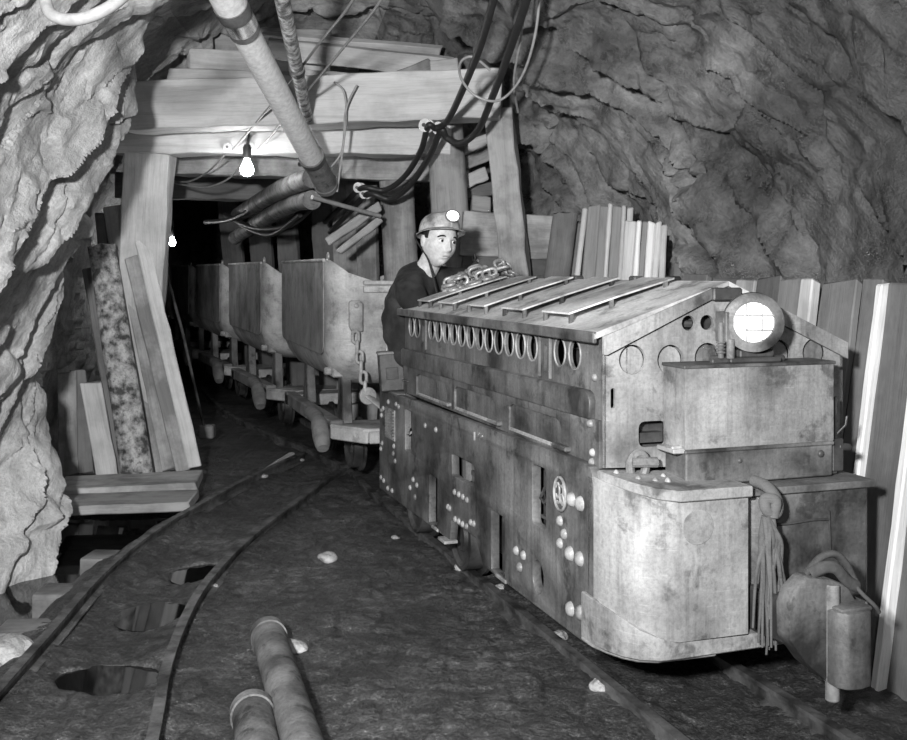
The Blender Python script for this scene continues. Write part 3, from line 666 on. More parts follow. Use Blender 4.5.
# box on the nose
b = MB(); b.bx(.238,.764,-.13,0,.797,1.043); box = b.build('resistor_box',M['steel_front'],loco,bevel=.006,seg=2)
b = MB(); b.bx(.234,.768,-.134,.0,1.036,1.046); b.build('box_lid',M['steel_dim'],box,bevel=.002)
b = MB(); b.bx(.246,.764,-.122,0,.69,.795); b.bx(.24,.768,-.128,0,.785,.797); b.build('box_base',M['steel_dim'],loco,bevel=.004)
b = MB(); b.bx(.205,.25,-.12,-.02,.786,.800); b.cyl((.21,-.10,.80),(.25,-.10,.80),.008,8); b.build('box_hinge',M['rivet'],box,bevel=.003)
b = MB(); b.dome((.43,-.122,.755),(0,-1,0),.008,.005); b.dome((.72,-.122,.76),(0,-1,0),.012,.008); b.build('box_stud',M['steel_dark'],box)
b = MB(); b.bx(.77,.80,-.10,-.02,.69,.93); b.bx(.775,.815,-.11,-.04,.70,.80); b.cyl((.80,-.10,.775),(.845,-.10,.77),.012,10); b.tube([(.79,-.09,.80),(.83,-.10,.84),(.835,-.10,.87)],.005,6); b.build('side_latch',M['steel_dark'],loco,bevel=.004)
# deck hook beside the box
b = MB(); b.tube(spline([(.115,-.03,.705),(.112,-.03,.75),(.13,-.035,.778),(.155,-.035,.770),(.16,-.035,.735),(.15,-.035,.705)],5),.014,8); b.cyl((.11,-.04,.755),(.19,-.05,.752),.016,10); b.build('tow_eye',M['steel_dim'],loco)
for (v,u) in ((.06,-.04),(.10,-.10),(.145,-.12),(.18,-.13),(.2,-.07)):
    b = MB(); b.dome((v,u,.703+.035*max(0,1-v/.16)**2),(0,0,1),.011,.02,8); b.build('deck_bolt',M['rivet'],loco)
# headlight
hx,hz = .49,1.169
MH = basis((1,0,0),(0,0,1),(0,-1,0),(hx,-.05,hz)) @ Matrix.Rotation(math.radians(-27),4,'Y') @ Matrix.Translation((.02,0,-.01))
b = MB(); b.lathe([(0,-.07),(.045,-.07),(.062,-.05),(.074,.0),(.080,.05),(.089,.056),(.091,.075),(.089,.098),(.076,.104),(.0605,.104),(.0605,.07),(0,.07)],MH,40)
hl = b.build('headlight',M['steel_dim'],loco,smooth=35)
b = MB(); b.lathe([(.060,.085),(.05,.095),(.03,.101),(.0,.103)],MH,32); b.build('lit_lens',mat_emit('headlight_glass',1.0,1.6),hl,smooth=60)
b = MB()
for a in (-.022,.022):
    q = math.sqrt(.062**2-a*a)
    b.tube([MH @ Vector((a,-q,.105)),MH @ Vector((a,0,.112)),MH @ Vector((a,q,.105))],.0022,6); b.tube([MH @ Vector((-q,a,.105)),MH @ Vector((0,a,.114)),MH @ Vector((q,a,.105))],.0022,6)
b.build('wire_guard',M['rivet'],hl)
b = MB(); b.bx(hx-.09,hx+.09,-.12,-.0,1.047,1.062); b.bx(hx-.05,hx+.07,-.11,-.02,1.062,1.085); b.cyl((hx-.14,-.09,1.052),(hx+.12,-.09,1.056),.010,8); b.build('headlight_base',M['steel_dark'],loco,bevel=.004)
b = MB(); b.bx(hx-.10,hx-.072,-.11,-.05,1.11,1.20); b.cyl((hx-.105,-.09,1.06),(hx-.105,-.09,1.17),.010,8); b.cyl((hx-.085,-.11,1.06),(hx-.085,-.11,1.12),.013,8)
for z in (1.075,1.085,1.095,1.105): b.cyl((hx-.105,-.09,z),(hx-.105,-.09,z+.006),.015,10)
b.build('headlight_clamp',M['steel_dim'],loco,bevel=.002)
# cab at the rear: floor, seat, end plate, ledge
b = MB(); b.bx(.03,.82,2.12,2.46,.30,.34); b.build('cab_floor',M['steel_dark'],loco)
b = MB(); b.bx(.02,.83,2.46,2.484,.3,.72); b.build('rear_plate',M['steel_dim'],loco)
b = MB(); b.bx(.0,.07,2.135,2.47,.705,.722); b.build('cab_ledge',M['steel_dim'],loco,bevel=.003)
b = MB(); b.bx(.07,.46,2.15,2.46,.34,.655); b.build('cab_seat',M['steel_dark'],loco,bevel=.01)
# ------------------------------------------------------------------ timber helpers
def frame_of(p0, p1, face):
    p0 = Vector(p0); p1 = Vector(p1); ex = (p1-p0).normalized(); ez = Vector(face); ez = (ez-ex*ez.dot(ex)).normalized(); ey = ez.cross(ex)
    return basis(ex,ey,ez,p0), (p1-p0).length
def plank(name, p0, p1, wid, th, face, mat, label=None, cat='board', group=None, rag=.006, ends=.02, bow=.0, parent=None, w1=None, seed=None):
    # sawn timber from p0 to p1; its broad side looks along face
    rr = random.Random(seed if seed is not None else hash((round(p0[0],3),round(p0[2],3),round(p1[0],3),wid)) & 0xffff)
    Mx, L = frame_of(p0,p1,face); n = max(4,int(L/.12)); vs = []; fs = []
    for i in range(n+1):
        t = i/n; x = L*t; w = (wid+((w1 or wid)-wid)*t)/2; bz = bow*math.sin(PI*t)
        a = [rr.uniform(-rag,rag) for _ in range(4)]
        for k,(sy,sz) in enumerate(((-1,-1),(1,-1),(1,1),(-1,1))):
            ex = (rr.uniform(-ends,ends) if i in (0,n) else 0)
            vs.append((x+ex, sy*w+a[k]*(1 if k in (0,3) else .6), sz*th/2+bz+rr.uniform(-rag,rag)*.3))
    for i in range(n):
        for k in range(4): l = (k+1)%4; fs.append((i*4+k,i*4+l,(i+1)*4+l,(i+1)*4+k))
    fs += [(3,2,1,0),(n*4,n*4+1,n*4+2,n*4+3)]
    b = MB(); b.add(vs,fs)
    o = b.build(name,mat,parent,bevel=min(.006,th*.15),M=Mx)
    if label: tag(o,label,cat,group)
    return o
def log(name, p0, p1, r0, r1, mat, label, cat='timber post', group=None, flat=1.0, face=(0,-1,0), n=18, lump=.05, seed=1):
    Mx, L = frame_of(p0,p1,face); m = max(6,int(L/.1)); rr = random.Random(seed); vs = []; fs = []
    ph = [rr.uniform(0,6.28) for _ in range(4)]
    for i in range(m+1):
        t = i/m; r = r0+(r1-r0)*t
        for k in range(n):
            a = 2*PI*k/n
            q = r*(1+lump*math.sin(2*a+ph[0]+t*2)+lump*.7*math.sin(3*a+ph[1]+t*5)+lump*.6*math.sin(9*t+ph[2]+a)+rr.uniform(-lump,lump)*.3)
            vs.append((L*t+(rr.uniform(-.01,.01) if i in (0,m) else 0), q*math.cos(a), q*math.sin(a)*flat))
    for i in range(m):
        for k in range(n): l = (k+1)%n; fs.append((i*n+k,i*n+l,(i+1)*n+l,(i+1)*n+k))
    fs += [tuple(range(n-1,-1,-1)),tuple(m*n+k for k in range(n))]
    b = MB(); b.add(vs,fs); o = b.build(name,mat,None,smooth=50,M=Mx)
    return tag(o,label,cat,group)
# ------------------------------------------------------------------ roof timbers of the supported stretch
CAM = (0,-1,0)
plank('cap_beam',at(126,109,6.35),at(503,96,6.2),.285,.26,CAM,M['wood_pale'],'broad hewn roof beam across the tunnel, nearest and highest of the crosswise beams','beam','roof beams',.008,.02)
plank('cap_beam',at(118,137,6.72),at(452,138,6.62),.225,.22,CAM,M['wood_pale'],'pale roof beam just under the broad front beam, carrying the light bulb','beam','roof beams',.008)
plank('cap_beam',at(150,159,7.25),at(470,168,7.15),.21,.2,CAM,M['wood'],'shadowed roof beam behind and below the bulb','beam','roof beams',.008)
plank('cap_beam',at(120,186,8.3),at(400,190,8.1),.2,.2,CAM,M['wood_dark'],'dark roof beam deepest in the tunnel','beam','roof beams',.008)
plank('lagging_board',at(268,48,6.55),at(452,68,6.5),.13,.05,(0,-.8,-.5),M['wood_pale'],'pale slanting roof board over the cable side, above the front beam','board','roof lagging boards')
plank('lagging_board',at(262,38,6.7),at(440,52,6.7),.08,.05,(0,-.7,-.7),M['wood_pale'],'narrow pale roof board, topmost over the front beam','board','roof lagging boards')
plank('lagging_board',at(170,76,6.45),at(300,80,6.45),.085,.07,CAM,M['wood_pale'],'pale wedge board lying on the front beam behind the white duct','board','roof lagging boards')
plank('lagging_board',at(188,58,6.75),at(330,66,6.75),.13,.05,(0,-.9,-.3),M['wood_pale'],'wide pale roof board behind the white duct','board','roof lagging boards')
plank('lagging_board',at(200,40,6.95),at(330,42,6.95),.16,.05,(0,-.9,-.3),M['wood'],'grey roof board highest behind the white duct','board','roof lagging boards')
plank('lagging_board',at(300,74,6.5),at(372,80,6.5),.055,.05,CAM,M['wood_pale'],'thin pale strip lying on the front beam beside the small pipe','board','roof lagging boards')
plank('wedge_block',at(398,80,6.45),at(432,66,6.5),.09,.10,CAM,M['wood'],'slanting wooden wedge on the front beam','wedge','roof wedges')
plank('wedge_block',at(430,72,6.48),at(462,69,6.45),.12,.12,CAM,M['wood_pale'],'square wooden block on the front beam near the rock','wedge','roof wedges')
# ------------------------------------------------------------------ posts
plank('timber_post',at(133,487,6.72),at(149,134,6.72),.28,.12,(.1,-1,0),M['wood_pale'],'wide pale post under the left end of the beams, behind the leaning boards','post','roof posts',.006)
plank('timber_post',at(143,470,6.95),at(166,142,6.9),.12,.10,CAM,M['wood_pale'],'narrow post half hidden behind the wide left post','post','roof posts',.006)
log('timber_post',at(470,520,6.72),at(444,112,6.6),.125,.115,M['wood'],'thick hewn post directly behind the miner','post','roof posts',.75,seed=3)
plank('timber_post',at(535,470,6.35),at(499,110,6.25),.165,.12,(-.2,-1,0),M['wood'],'slim slanting post right of the miner, under the right end of the front beam','post','roof posts',.008)
log('timber_post',at(412,470,7.3),at(396,172,7.2),.13,.12,M['wood'],'rounded post left of the miner, under the shadowed beam','post','roof posts',.75,seed=5)
# side lagging between the posts on the right
LB = [((463,233),(560,238),6.46,.27,'wide pale lagging board lying across behind the slim post','wood'),
      ((464,264),(556,270),6.5,.13,'dark lagging board low behind the slim post','wood_dark'),
      ((458,150),(490,140),6.95,.085,'short board end wedged highest between the two posts','wood_pale'),
      ((456,168),(492,152),6.9,.085,'second board end from the top between the two posts','wood'),
      ((460,184),(488,173),6.85,.09,'pale board end third from the top between the two posts','wood_pale'),
      ((462,193),(505,187),7.0,.09,'dark board fourth from the top between the two posts','wood_dark'),
      ((472,203),(490,205),6.8,.10,'pale block lowest between the two posts','wood')]
for (a,c,d,w_,lb,m) in LB:
    plank('lagging_board',at(a[0],a[1],d),at(c[0],c[1],d),w_,.05,CAM,M[m],lb,'board','side lagging between the posts')
plank('lagging_board',at(328,241,6.95),at(380,206,6.85),.058,.04,(.1,-1,.1),M['wood'],'upper of two short sticks slanting left of the miner','board','slanting sticks')
plank('lagging_board',at(339,252,6.9),at(381,219,6.8),.046,.04,(.1,-1,.1),M['wood'],'lower of two short sticks slanting left of the miner','board','slanting sticks')
for i,(x0,x1,y0,d,wd,m,lb) in enumerate([(352,345,178,7.9,.22,'wood','dark upright lagging plank just right of the short sticks'),
        (334,322,190,8.3,.2,'wood_dark','upright lagging plank just left of the short sticks'),(300,284,186,9.2,.2,'wood_dark','leaning lagging plank below the duct end'),
        (272,258,196,10.2,.24,'wood_dark','leaning lagging plank above the second ore car'),(246,228,200,11.5,.26,'wood_dark','leaning lagging plank farthest back above the train'),
        (372,366,186,7.7,.16,'wood','upright lagging plank beside the rounded post')]):
    p0 = at(x0,272+1050*1.25/d,d); plank('lagging_board',p0,at(x1,y0,d+.1),wd,.05,(-.4,-1,0),M[m],lb,'board','upright lagging down the right side')
# ------------------------------------------------------------------ timber leaning on the left, on its plank platform
plank('platform_plank',at(57,505,5.76),at(194,500,5.86),.34,.05,(0,0,1),M['wood'],'front plank of the platform under the leaning timber','platform','platform planks',.006)
plank('platform_plank',at(60,487,6.14),at(200,480,6.28),.40,.05,(0,0,1),M['wood'],'rear plank of the platform under the leaning timber','platform','platform planks',.006)
LT = [ # base px, top px, d base, d top, width, thick, mat, label
 ('leaning_board',(69,478),(67,372),6.62,6.75,.115,.03,'wood','short grey board at the far left of the leaning timber, against the rock'),
 ('leaning_board',(86,476),(78,372),6.66,6.8,.10,.03,'wood_dark','dark board second from the left in the leaning timber'),
 ('leaning_board',(108,481),(91,384),6.46,6.60,.125,.03,'wood_pale','short pale board with a bright patch, left of the mottled slab'),
 ('leaning_board',(123,477),(88,270),6.58,6.8,.07,.04,'wood_dark','long dark narrow board directly left of the mottled slab'),
 ('leaning_board',(157,473),(115,206),6.62,6.86,.15,.035,'wood','tall grey board directly right of the mottled slab'),
 ('leaning_board',(169,471),(124,250),6.56,6.72,.085,.03,'wood','narrow board between the tall grey board and the twin pale boards'),
 ('leaning_board',(183,470),(131,255),6.52,6.66,.09,.035,'wood','outer board but one on the right of the leaning timber'),
 ('leaning_board',(195,467),(141,238),6.54,6.68,.085,.035,'wood_pale','pale board at the right edge of the leaning timber'),
 ('leaning_board',(127,470),(103,214),6.72,6.9,.10,.03,'wood_dark','tall dark board behind the mottled slab')]
for (nm,b0,b1,d0,d1,wd,th,m,lb) in LT:
    p0 = at(b0[0],b0[1],d0); p0.z = max(p0.z,.034)
    plank(nm,p0,at(b1[0],b1[1],d1),wd,th,(.35,-1,0),M[m],lb,'board','timber leaning on the left wall',.005)
M['bark'] = mat_metal('mottled_bark', .05, .42, .85, 0, 16, .2, .8, .9, (.38,.60))
log('slab_log',at(139,481,6.42),at(101,246,6.6),.092,.085,M['bark'],'thick mottled half-round slab leaning in the middle of the left timber','log','timber leaning on the left wall',.6,(.35,-1,0),20,.035,4)
# thin rod with a block at its foot
rod = empty('steel_rod',at(208,438,7.9),0,'long thin steel rod leaning beside the left posts, square block at its foot','rod')
o0 = at(208,438,7.9)
b = MB(); b.tube([at(205,432,7.9)-o0,at(182,330,7.6)-o0,at(160,250,7.3)-o0],.011,8); b.build('shaft',M['rail'],rod)
b = MB(); b.bx(-.06,.05,-.05,.05,-.0,.10); b.bx(-.075,-.05,-.03,.03,.02,.06); b.build('foot_block',M['steel_dim'],rod,bevel=.01)

# ------------------------------------------------------------------ board bundle leaning on the right rock wall behind the hood
RB = [ # base px x at y=300, top px, width px, depth, mat, label
 (550,(565,214),25,5.55,'wood_dark','dark rounded slab left of the stacked boards behind the hood','slab'),
 (566,(580,222),10,5.62,'wood_dark','narrow dark board between the dark slab and the pale stack','b'),
 (571,(586,209),5,5.60,'wood_pale','thin pale board, leftmost of the tall stack behind the hood','b'),
 (584,(595,206),13,5.58,'plank_grey','wide grey sawn board, second in the tall stack','b'),
 (596,(605,207),9,5.57,'plank_grey','grey sawn board in the middle of the tall stack','b'),
 (602,(611,205),4,5.55,'wood_pale','pale edge-on board in the middle of the tall stack','b'),
 (610,(618,207),10,5.54,'plank_grey','grey sawn board right of the pale edge in the tall stack','b'),
 (617,(625,206),4,5.53,'wood_pale','pale edge-on board near the right of the tall stack','b'),
 (622,(630,209),8,5.60,'wood_pale','rightmost pale board of the tall stack','b'),
 (623,(631,223),11,5.40,'wood_pale','scribbled pale board at the left of the shorter stack','b'),
 (632,(640,221),5,5.39,'white_wood','whitest narrow board of the shorter stack','b'),
 (638,(646,221),6,5.38,'plank_grey','grey board right of the whitest one in the shorter stack','b'),
 (645,(652,223),7,5.37,'white_wood','splintered white board of the shorter stack','b'),
 (652,(659,224),6,5.36,'wood_pale','pale board second from the right in the shorter stack','b'),
 (659,(665,224),6,5.35,'wood_pale','pale board at the right end of the shorter stack','b')]
M['plank_grey'] = mat_wood('grey_sawn_face', .22, .15, .7, .1)
M['white_wood'] = mat_wood('fresh_white_wood', .82, .1, .7, .15)
for (xb,tp,wpx,d,m,lb,kd) in RB:
    top = at(tp[0],tp[1],d); yb = 272+1050*1.29/(d-.12)
    lean = (tp[0]-xb)/(300.-tp[1])
    base = at(tp[0]-lean*(yb-tp[1])*.72,yb,d-.12)
    wd = wpx*d/1050*1.02
    if kd=='slab': log('slab_log',base,top,wd*.52,wd*.5,M[m],lb,'log','boards leaning behind the hood',.5,(-.3,-1,0),16,.03,8)
    else: plank('leaning_board',base,top,wd,.05 if wpx>8 else .09,(-.25,-1,0),M[m],lb,'board','boards leaning behind the hood',.002,.012)
plank('board_stub',at(681,430,5.1),at(684,264,5.15),.10,.05,(-.3,-1,0),M['wood_dark'],'dark notched board end peeping over the hood right of the pale stack','board')
# ------------------------------------------------------------------ retaining boards along the right of the locomotive
def lv(v,u,z): return lw(v,u,z)
def retain(u, wd, th, m, lb, dv=0.0, du=0.0, z1=1.29):
    p0 = lv(1.0+dv,u,-.02); p1 = lv(1.2+dv,u+du,z1)
    plank('retaining_board',p0,p1,wd,th,(-AV.x,-AV.y,.155),M[m],lb,'board','upright boards right of the locomotive',.004,.012)
RT = [(1.35,.20,.03,'wood_dim','board behind the headlight hood, farthest of the right-hand uprights',0,0,1.30),
 (1.13,.19,.03,'wood_dark','dark board second farthest of the right-hand uprights, above the gable',.01,0,1.29),
 (.96,.13,.03,'wood','pale upright board just right of the headlight',0,.0,1.29),
 (.81,.16,.03,'wood_dark','dark upright board above the right gable trim',.01,0,1.30),
 (.64,.17,.03,'wood_dim','grey upright board over the end of the gable trim',0,.0,1.285),
 (.51,.075,.045,'wood_pale','short narrow pale board ending beside the gable trim',-.015,.02,1.29),
 (.37,.19,.03,'wood_dim','scratched grey board right of the resistor box',0,0,1.285),
 (.20,.10,.03,'wood_dim','narrow grey board left of the brightest strip',.005,0,1.285),
 (.13,.03,.05,'white_wood','bright narrow strip standing between two wide grey boards',-.02,.0,1.285),
 (.02,.19,.035,'wood_dark','widest dark board right of the bright strip',0,0,1.28),
 (-.085,.035,.055,'white_wood','pale board edge beside the coupler, at the right border',-.025,0,1.28),
 (-.20,.20,.035,'wood_dark','dark board nearest to the camera at the right border',0,0,1.28),
 (-.42,.20,.035,'wood_dark','dark board by the bottom right corner',.02,0,1.28)]
for a in RT: retain(*a)

# ------------------------------------------------------------------ overhead pipes
duct = empty('air_duct',at(222,0,3.5),0,'large whitewashed air duct running under the roof to the bulb','duct')
o0 = at(222,0,3.5)
A = at(227,-2,4.3); B = at(312,158,5.85); dirv = (B-A).normalized(); A0 = A-dirv*2.6
b = MB(); b.tube([A0-o0,A-o0+dirv*.22],.069,32); b.build('near_section',M['pipe_white'],duct,smooth=50)
b = MB(); b.tube([A-o0+dirv*.24,B-o0],.063,32); b.build('duct_section',M['pipe_white'],duct,smooth=50)
b = MB(); b.tube([A-o0+dirv*.04,A-o0+dirv*.12],.074,32); b.tube([A-o0+dirv*.12,A-o0+dirv*.26],.069,32); b.build('joint_collar',M['steel_dim'],duct,smooth=40)
b = MB(); b.tube([B-o0-dirv*.03,B-o0+dirv*.02],.073,28); b.build('joint_collar',M['steel_dim'],duct,smooth=40)
E1 = at(327,186,6.12)
b = MB(); b.tube([B-o0,E1-o0],[.064,.066],28); b.tube([E1-o0-(E1-B).normalized()*.03,E1-o0],.072,28); b.build('steel_end',M['pipe_iron'],duct,smooth=40)
sp = empty('steam_pipe',at(283,0,3.8),0,'thin crusted pipe hanging beside the white duct','pipe'); o0 = at(283,0,3.8)
A = at(282,-2,4.3); B = at(307,118,6.15); dv_ = (B-A).normalized()
M['crust'] = mat_metal('salt_crusted_pipe', .22, .85, .6, 0, 22, .1, .9, 1.0, (.42,.6))
b = MB(); b.tube([A-o0-dv_*2.6,B-o0],.033,20); b.build('pipe_run',M['crust'],sp,smooth=50)
b = MB(); c_ = A+dv_*.95-o0; b.tube([c_-dv_*.03,c_+dv_*.03],.040,20); b.build('pipe_coupling',M['pipe_iron'],sp,smooth=40)
for (pa,pb,pc,r,m,lb) in (((312,178,6.35),(280,190,7.0),(238,215,9.0),.062,'pipe_iron','upper of two dull pipes leading into the dark from the duct end'),
        ((312,200,6.45),(285,207,7.2),(235,238,9.5),.06,'pipe_iron','lower of two dull pipes leading into the dark from the duct end')):
    b = MB(); b.tube(spline([at(*pa),at(*pb),at(*pc)],6),r,20); tag(b.build('branch_pipe',M[m],smooth=50),lb,'pipe','branch pipes')
# cable bundle sagging in the dark
for (ps,r,lb) in ((((312,150,6.9),(275,192,7.6),(235,218,8.4),(205,222,9.0)),.02,'upper slack cable looping in the dark behind the bulb'),
      (((318,200,7.0),(290,225,7.6),(255,228,8.2),(225,215,9.0)),.022,'lower slack cable looping in the dark behind the bulb'),
      (((300,215,7.2),(270,235,7.9),(240,225,8.6)),.018,'short slack cable lowest in the dark under the duct end')):
    b = MB(); b.tube(spline([at(*p) for p in ps],8),r,10); tag(b.build('slack_cable',M['rubber'],smooth=60),lb,'cable','slack cables')
b = MB(); b.tube([at(312,197,6.3),at(380,216,6.7)],.014,10); tag(b.build('thin_pipe',M['wire_pale'],smooth=60),'thin pale rod slanting from the duct end to the rounded post','rod')
# hose loop at the top left
b = MB(); b.tube(spline([at(47,-30,3.1),at(46,3,3.05),at(56,17,3.02),at(80,19,3.0),at(108,8,3.0),at(135,-14,3.05)],8),.018,14); tag(b.build('hose',M['wire_pale'],smooth=60),'white hose looping down at the top left corner','hose')
# ------------------------------------------------------------------ electric cables and insulators
def insulator(p, lb, ax=(0,-1,0), s=1.0):
    q = Vector((0,0,1)).rotation_difference(Vector(ax).normalized()).to_matrix().to_4x4()
    root = empty('insulator',p,0,lb,'insulator','porcelain insulators')
    b = MB(); b.lathe([(0,-.02),(.030*s,-.02),(.034*s,-.012),(.034*s,.004),(.020*s,.010),(.020*s,.022),(.034*s,.028),(.034*s,.042),(.026*s,.048),(0,.048)],q,20); b.build('porcelain_body',M['porcelain'],root,smooth=40)
    b = MB(); b.lathe([(0,.046),(.010*s,.048),(.010*s,.056),(0,.058)],q,8); b.build('screw',M['steel_dim'],root)
    return root
I1 = at(428,126,6.05); I2 = at(441,129,6.10); I3 = at(361,188,6.85); I4 = at(367,194,6.85)
insulator(I1,'white insulator holding the left cable under the front beam',(-.5,-1,0),1.15); insulator(I2,'white insulator holding the right cable under the front beam',(-.5,-1,0),1.1)
insulator(I3,'upper of the two insulators low on the cables, left of the rounded post',(-.5,-1,0)); insulator(I4,'lower of the two insulators low on the cables, left of the rounded post',(-.5,-1,0))
def cable(pts, r, m, lb, group=None, nm='cable'):
    b = MB(); b.tube(spline([at(*p) for p in pts],10),r,12); return tag(b.build(nm,M[m],smooth=60),lb,'cable',group)
cable([(503,-40,4.2),(492,5,4.45),(478,52,4.85),(459,98,5.5),(447,121,5.9),(436,128,6.0),(428,126,5.98),(421,150,6.3),(405,176,6.6),(385,190,6.75),(362,188,6.78),(345,203,7.2),(325,222,7.8)],.018,'rubber','thick black cable on the left, sagging over the front beam','power cables')
cable([(537,-40,4.2),(525,5,4.45),(508,55,4.9),(492,98,5.45),(478,130,5.85),(461,143,6.0),(447,138,6.05),(441,130,6.03),(430,155,6.3),(410,185,6.6),(390,199,6.75),(368,194,6.78),(350,212,7.2),(330,232,7.8)],.019,'rubber','thick black cable on the right, sagging below the front beam','power cables')
cable([(541,-30,4.6),(536,30,4.75),(522,76,4.95),(500,100,5.1),(476,96,5.15),(461,78,5.1),(461,62,5.0),(473,57,4.95),(490,70,5.0)],.0065,'wire_pale','pale wire bent in a big loop over the right cable','pale wires','wire')
cable([(528,-30,4.6),(522,30,4.8),(514,80,5.1),(518,112,5.4)],.006,'wire_pale','pale wire end dangling by the rock right of the cables','pale wires','wire')
cable([(395,-30,3.9),(378,5,4.2),(344,47,4.95),(310,88,5.6),(262,146,6.5),(249,150,6.58)],.0065,'wire_pale','right one of two pale lamp wires running to the bulb','lamp wires','wire')
cable([(366,-30,3.9),(350,5,4.2),(322,40,4.9),(285,88,5.7),(236,146,6.5),(229,148,6.58)],.0065,'wire_pale','left one of two pale lamp wires running to the bulb','lamp wires','wire')
cable([(229,149,6.58),(210,170,6.9),(190,181,7.3),(172,181,7.8)],.006,'wire_pale','slack wire from the left knob to the dark','lamp wires','wire')
cable([(249,151,6.58),(232,176,6.9),(208,187,7.2),(185,185,7.5),(172,182,7.8)],.006,'wire_pale','slack wire looping below the bulb to the dark','lamp wires','wire')
cable([(334,82,6.05),(344,92,6.05),(346,120,6.07),(340,170,6.1),(337,192,6.1)],.006,'wire_pale','thin tie wire hanging longest from the front beam','tie wires','wire')
cable([(357,85,6.05),(346,110,6.05),(342,150,6.1),(330,168,6.1)],.006,'wire_pale','thin tie wire bent across the longest one','tie wires','wire')
insulator(at(229,148,6.60),'white porcelain knob left of the light bulb',(0,-1,0),.9); insulator(at(251,147,6.60),'white porcelain knob right of the light bulb',(0,-1,0),.9)
# bulbs
def bulb(p, s, lb, power, strength=30):
    root = empty('light_bulb',p,0,lb,'light bulb','bare light bulbs')
    b = MB(); b.lathe([(0,-.062*s),(.014*s,-.060*s),(.026*s,-.05*s),(.031*s,-.035*s),(.029*s,-.018*s),(.018*s,.004*s),(.013*s,.018*s),(.013*s,.024*s),(0,.025*s)],None,20)
    b.build('glass',mat_emit('glowing_glass',1.0,strength),root,smooth=60)
    b = MB(); b.lathe([(0,.02*s),(.018*s,.02*s),(.02*s,.03*s),(.02*s,.07*s),(.012*s,.085*s),(0,.085*s)],None,16); b.tube([(0,0,.08*s),(.01,.01,.12*s),(-.005,.04,.16*s)],.006*s,8); b.build('socket',M['rubber'],root)
    if power: lamp('bulb_light','POINT',Vector(p)+Vector((0,-.06,-.04*s)),power,shadow_soft_size=.035*s)
bulb(at(247,163,6.5),1.35,'bare glowing light bulb hanging under the roof beams',4,40)
bulb(at(172,239,9.0),1.0,'tiny far light bulb deep in the tunnel beside the left post',3,40)

# ------------------------------------------------------------------ things on the floor
def iron_pipe(x0,y0,d0,x1,y1,d1,r,lb):
    p0 = at(x0,y0,d0); p1 = at(x1,y1,d1); p0.z = max(gz(p0.x,p0.y),0)+r*.9; p1.z = max(gz(p1.x,p1.y),0)+r*.9
    root = empty('iron_pipe',p0,0,lb,'pipe','pipes on the floor'); dd = (p1-p0).normalized(); z0 = Vector((0,0,0))
    b = MB(); P = [z0,dd*.02,dd*.9]; n = 28
    b.tube([z0,dd*1.3],r,n,cap=False); b.tube([z0+dd*.001,dd*1.3],r*.86,n,cap=False)
    vs = []; 
    o = b.build('pipe_body',M['pipe_iron'],root,smooth=50)
    b = MB(); b.tube([-dd*.004,dd*.035],r*1.10,n); b.tube([-dd*.006,-dd*.001],r*.9,n); b.build('pipe_collar',M['pipe_iron'],root,smooth=40)
iron_pipe(268,640,3.66,303,760,2.80,.058,'longer rusty iron pipe lying on the muddy floor at the bottom')
iron_pipe(252,715,3.03,268,800,2.45,.058,'shorter rusty iron pipe end at the bottom edge, left of the longer pipe')
def stone(x, y, s, lb, m='rock_mid', sq=.6):
    d = 1386/(y-272.0); p = at(x,y,d); p.z = gz(p.x,p.y)+s*sq*.25
    bm = bmesh.new(); bmesh.ops.create_icosphere(bm,subdivisions=3,radius=s); rr = R.random()*50
    for v in bm.verts:
        c = v.co/s; k = 1+.35*float(gnoise(np.array([c.x*1.4+rr]),np.array([c.y*1.4]),np.array([c.z*1.4]))[0]); k = min(k,1.05+.1*c.x)
        v.co = Vector((c.x*s*k*1.2,c.y*s*k*.9,c.z*s*k*sq))
    me = bpy.data.meshes.new('stone'); bm.to_mesh(me); bm.free()
    o = link('stone',me,M[m],None,25,p,(0,0,R.uniform(0,6))); return tag(o,lb,'stone','loose stones on the floor')
for (x,y,s,lb,m) in ((328,563,.045,'pale stone on the mud in the middle of the floor','rock_pale'),(292,650,.05,'pale stone touching the longer iron pipe','rock_pale'),(462,572,.03,'small light stone near the locomotive arch','rock_pale'),
     (300,462,.03,'small stone by the first ore car','rock_mid'),(214,588,.02,'pebble beside the right rail','rock_pale'),(500,590,.025,'small stone by the locomotive frame','rock_pale'),(395,540,.02,'pebble in the middle of the floor','rock_mid'),
     (10,650,.09,'large pale stone at the left edge beside the rail','rock_pale'),(262,480,.03,'small stone between the empty rails at their far end','rock_mid'),(440,470,.03,'small stone under the locomotive side','rock_pale'),(600,690,.035,'small stone beside the near locomotive rail','rock_pale'),(560,640,.03,'grey stone on the mud near the locomotive nose','rock_mid')):
    stone(x,y,s,lb,m)
plank('short_plank',at(258,478,6.7),at(292,456,7.3),.05,.05,(0,0,1),M['wood_pale'],'pale short plank lying along the far end of the left empty rail','board')
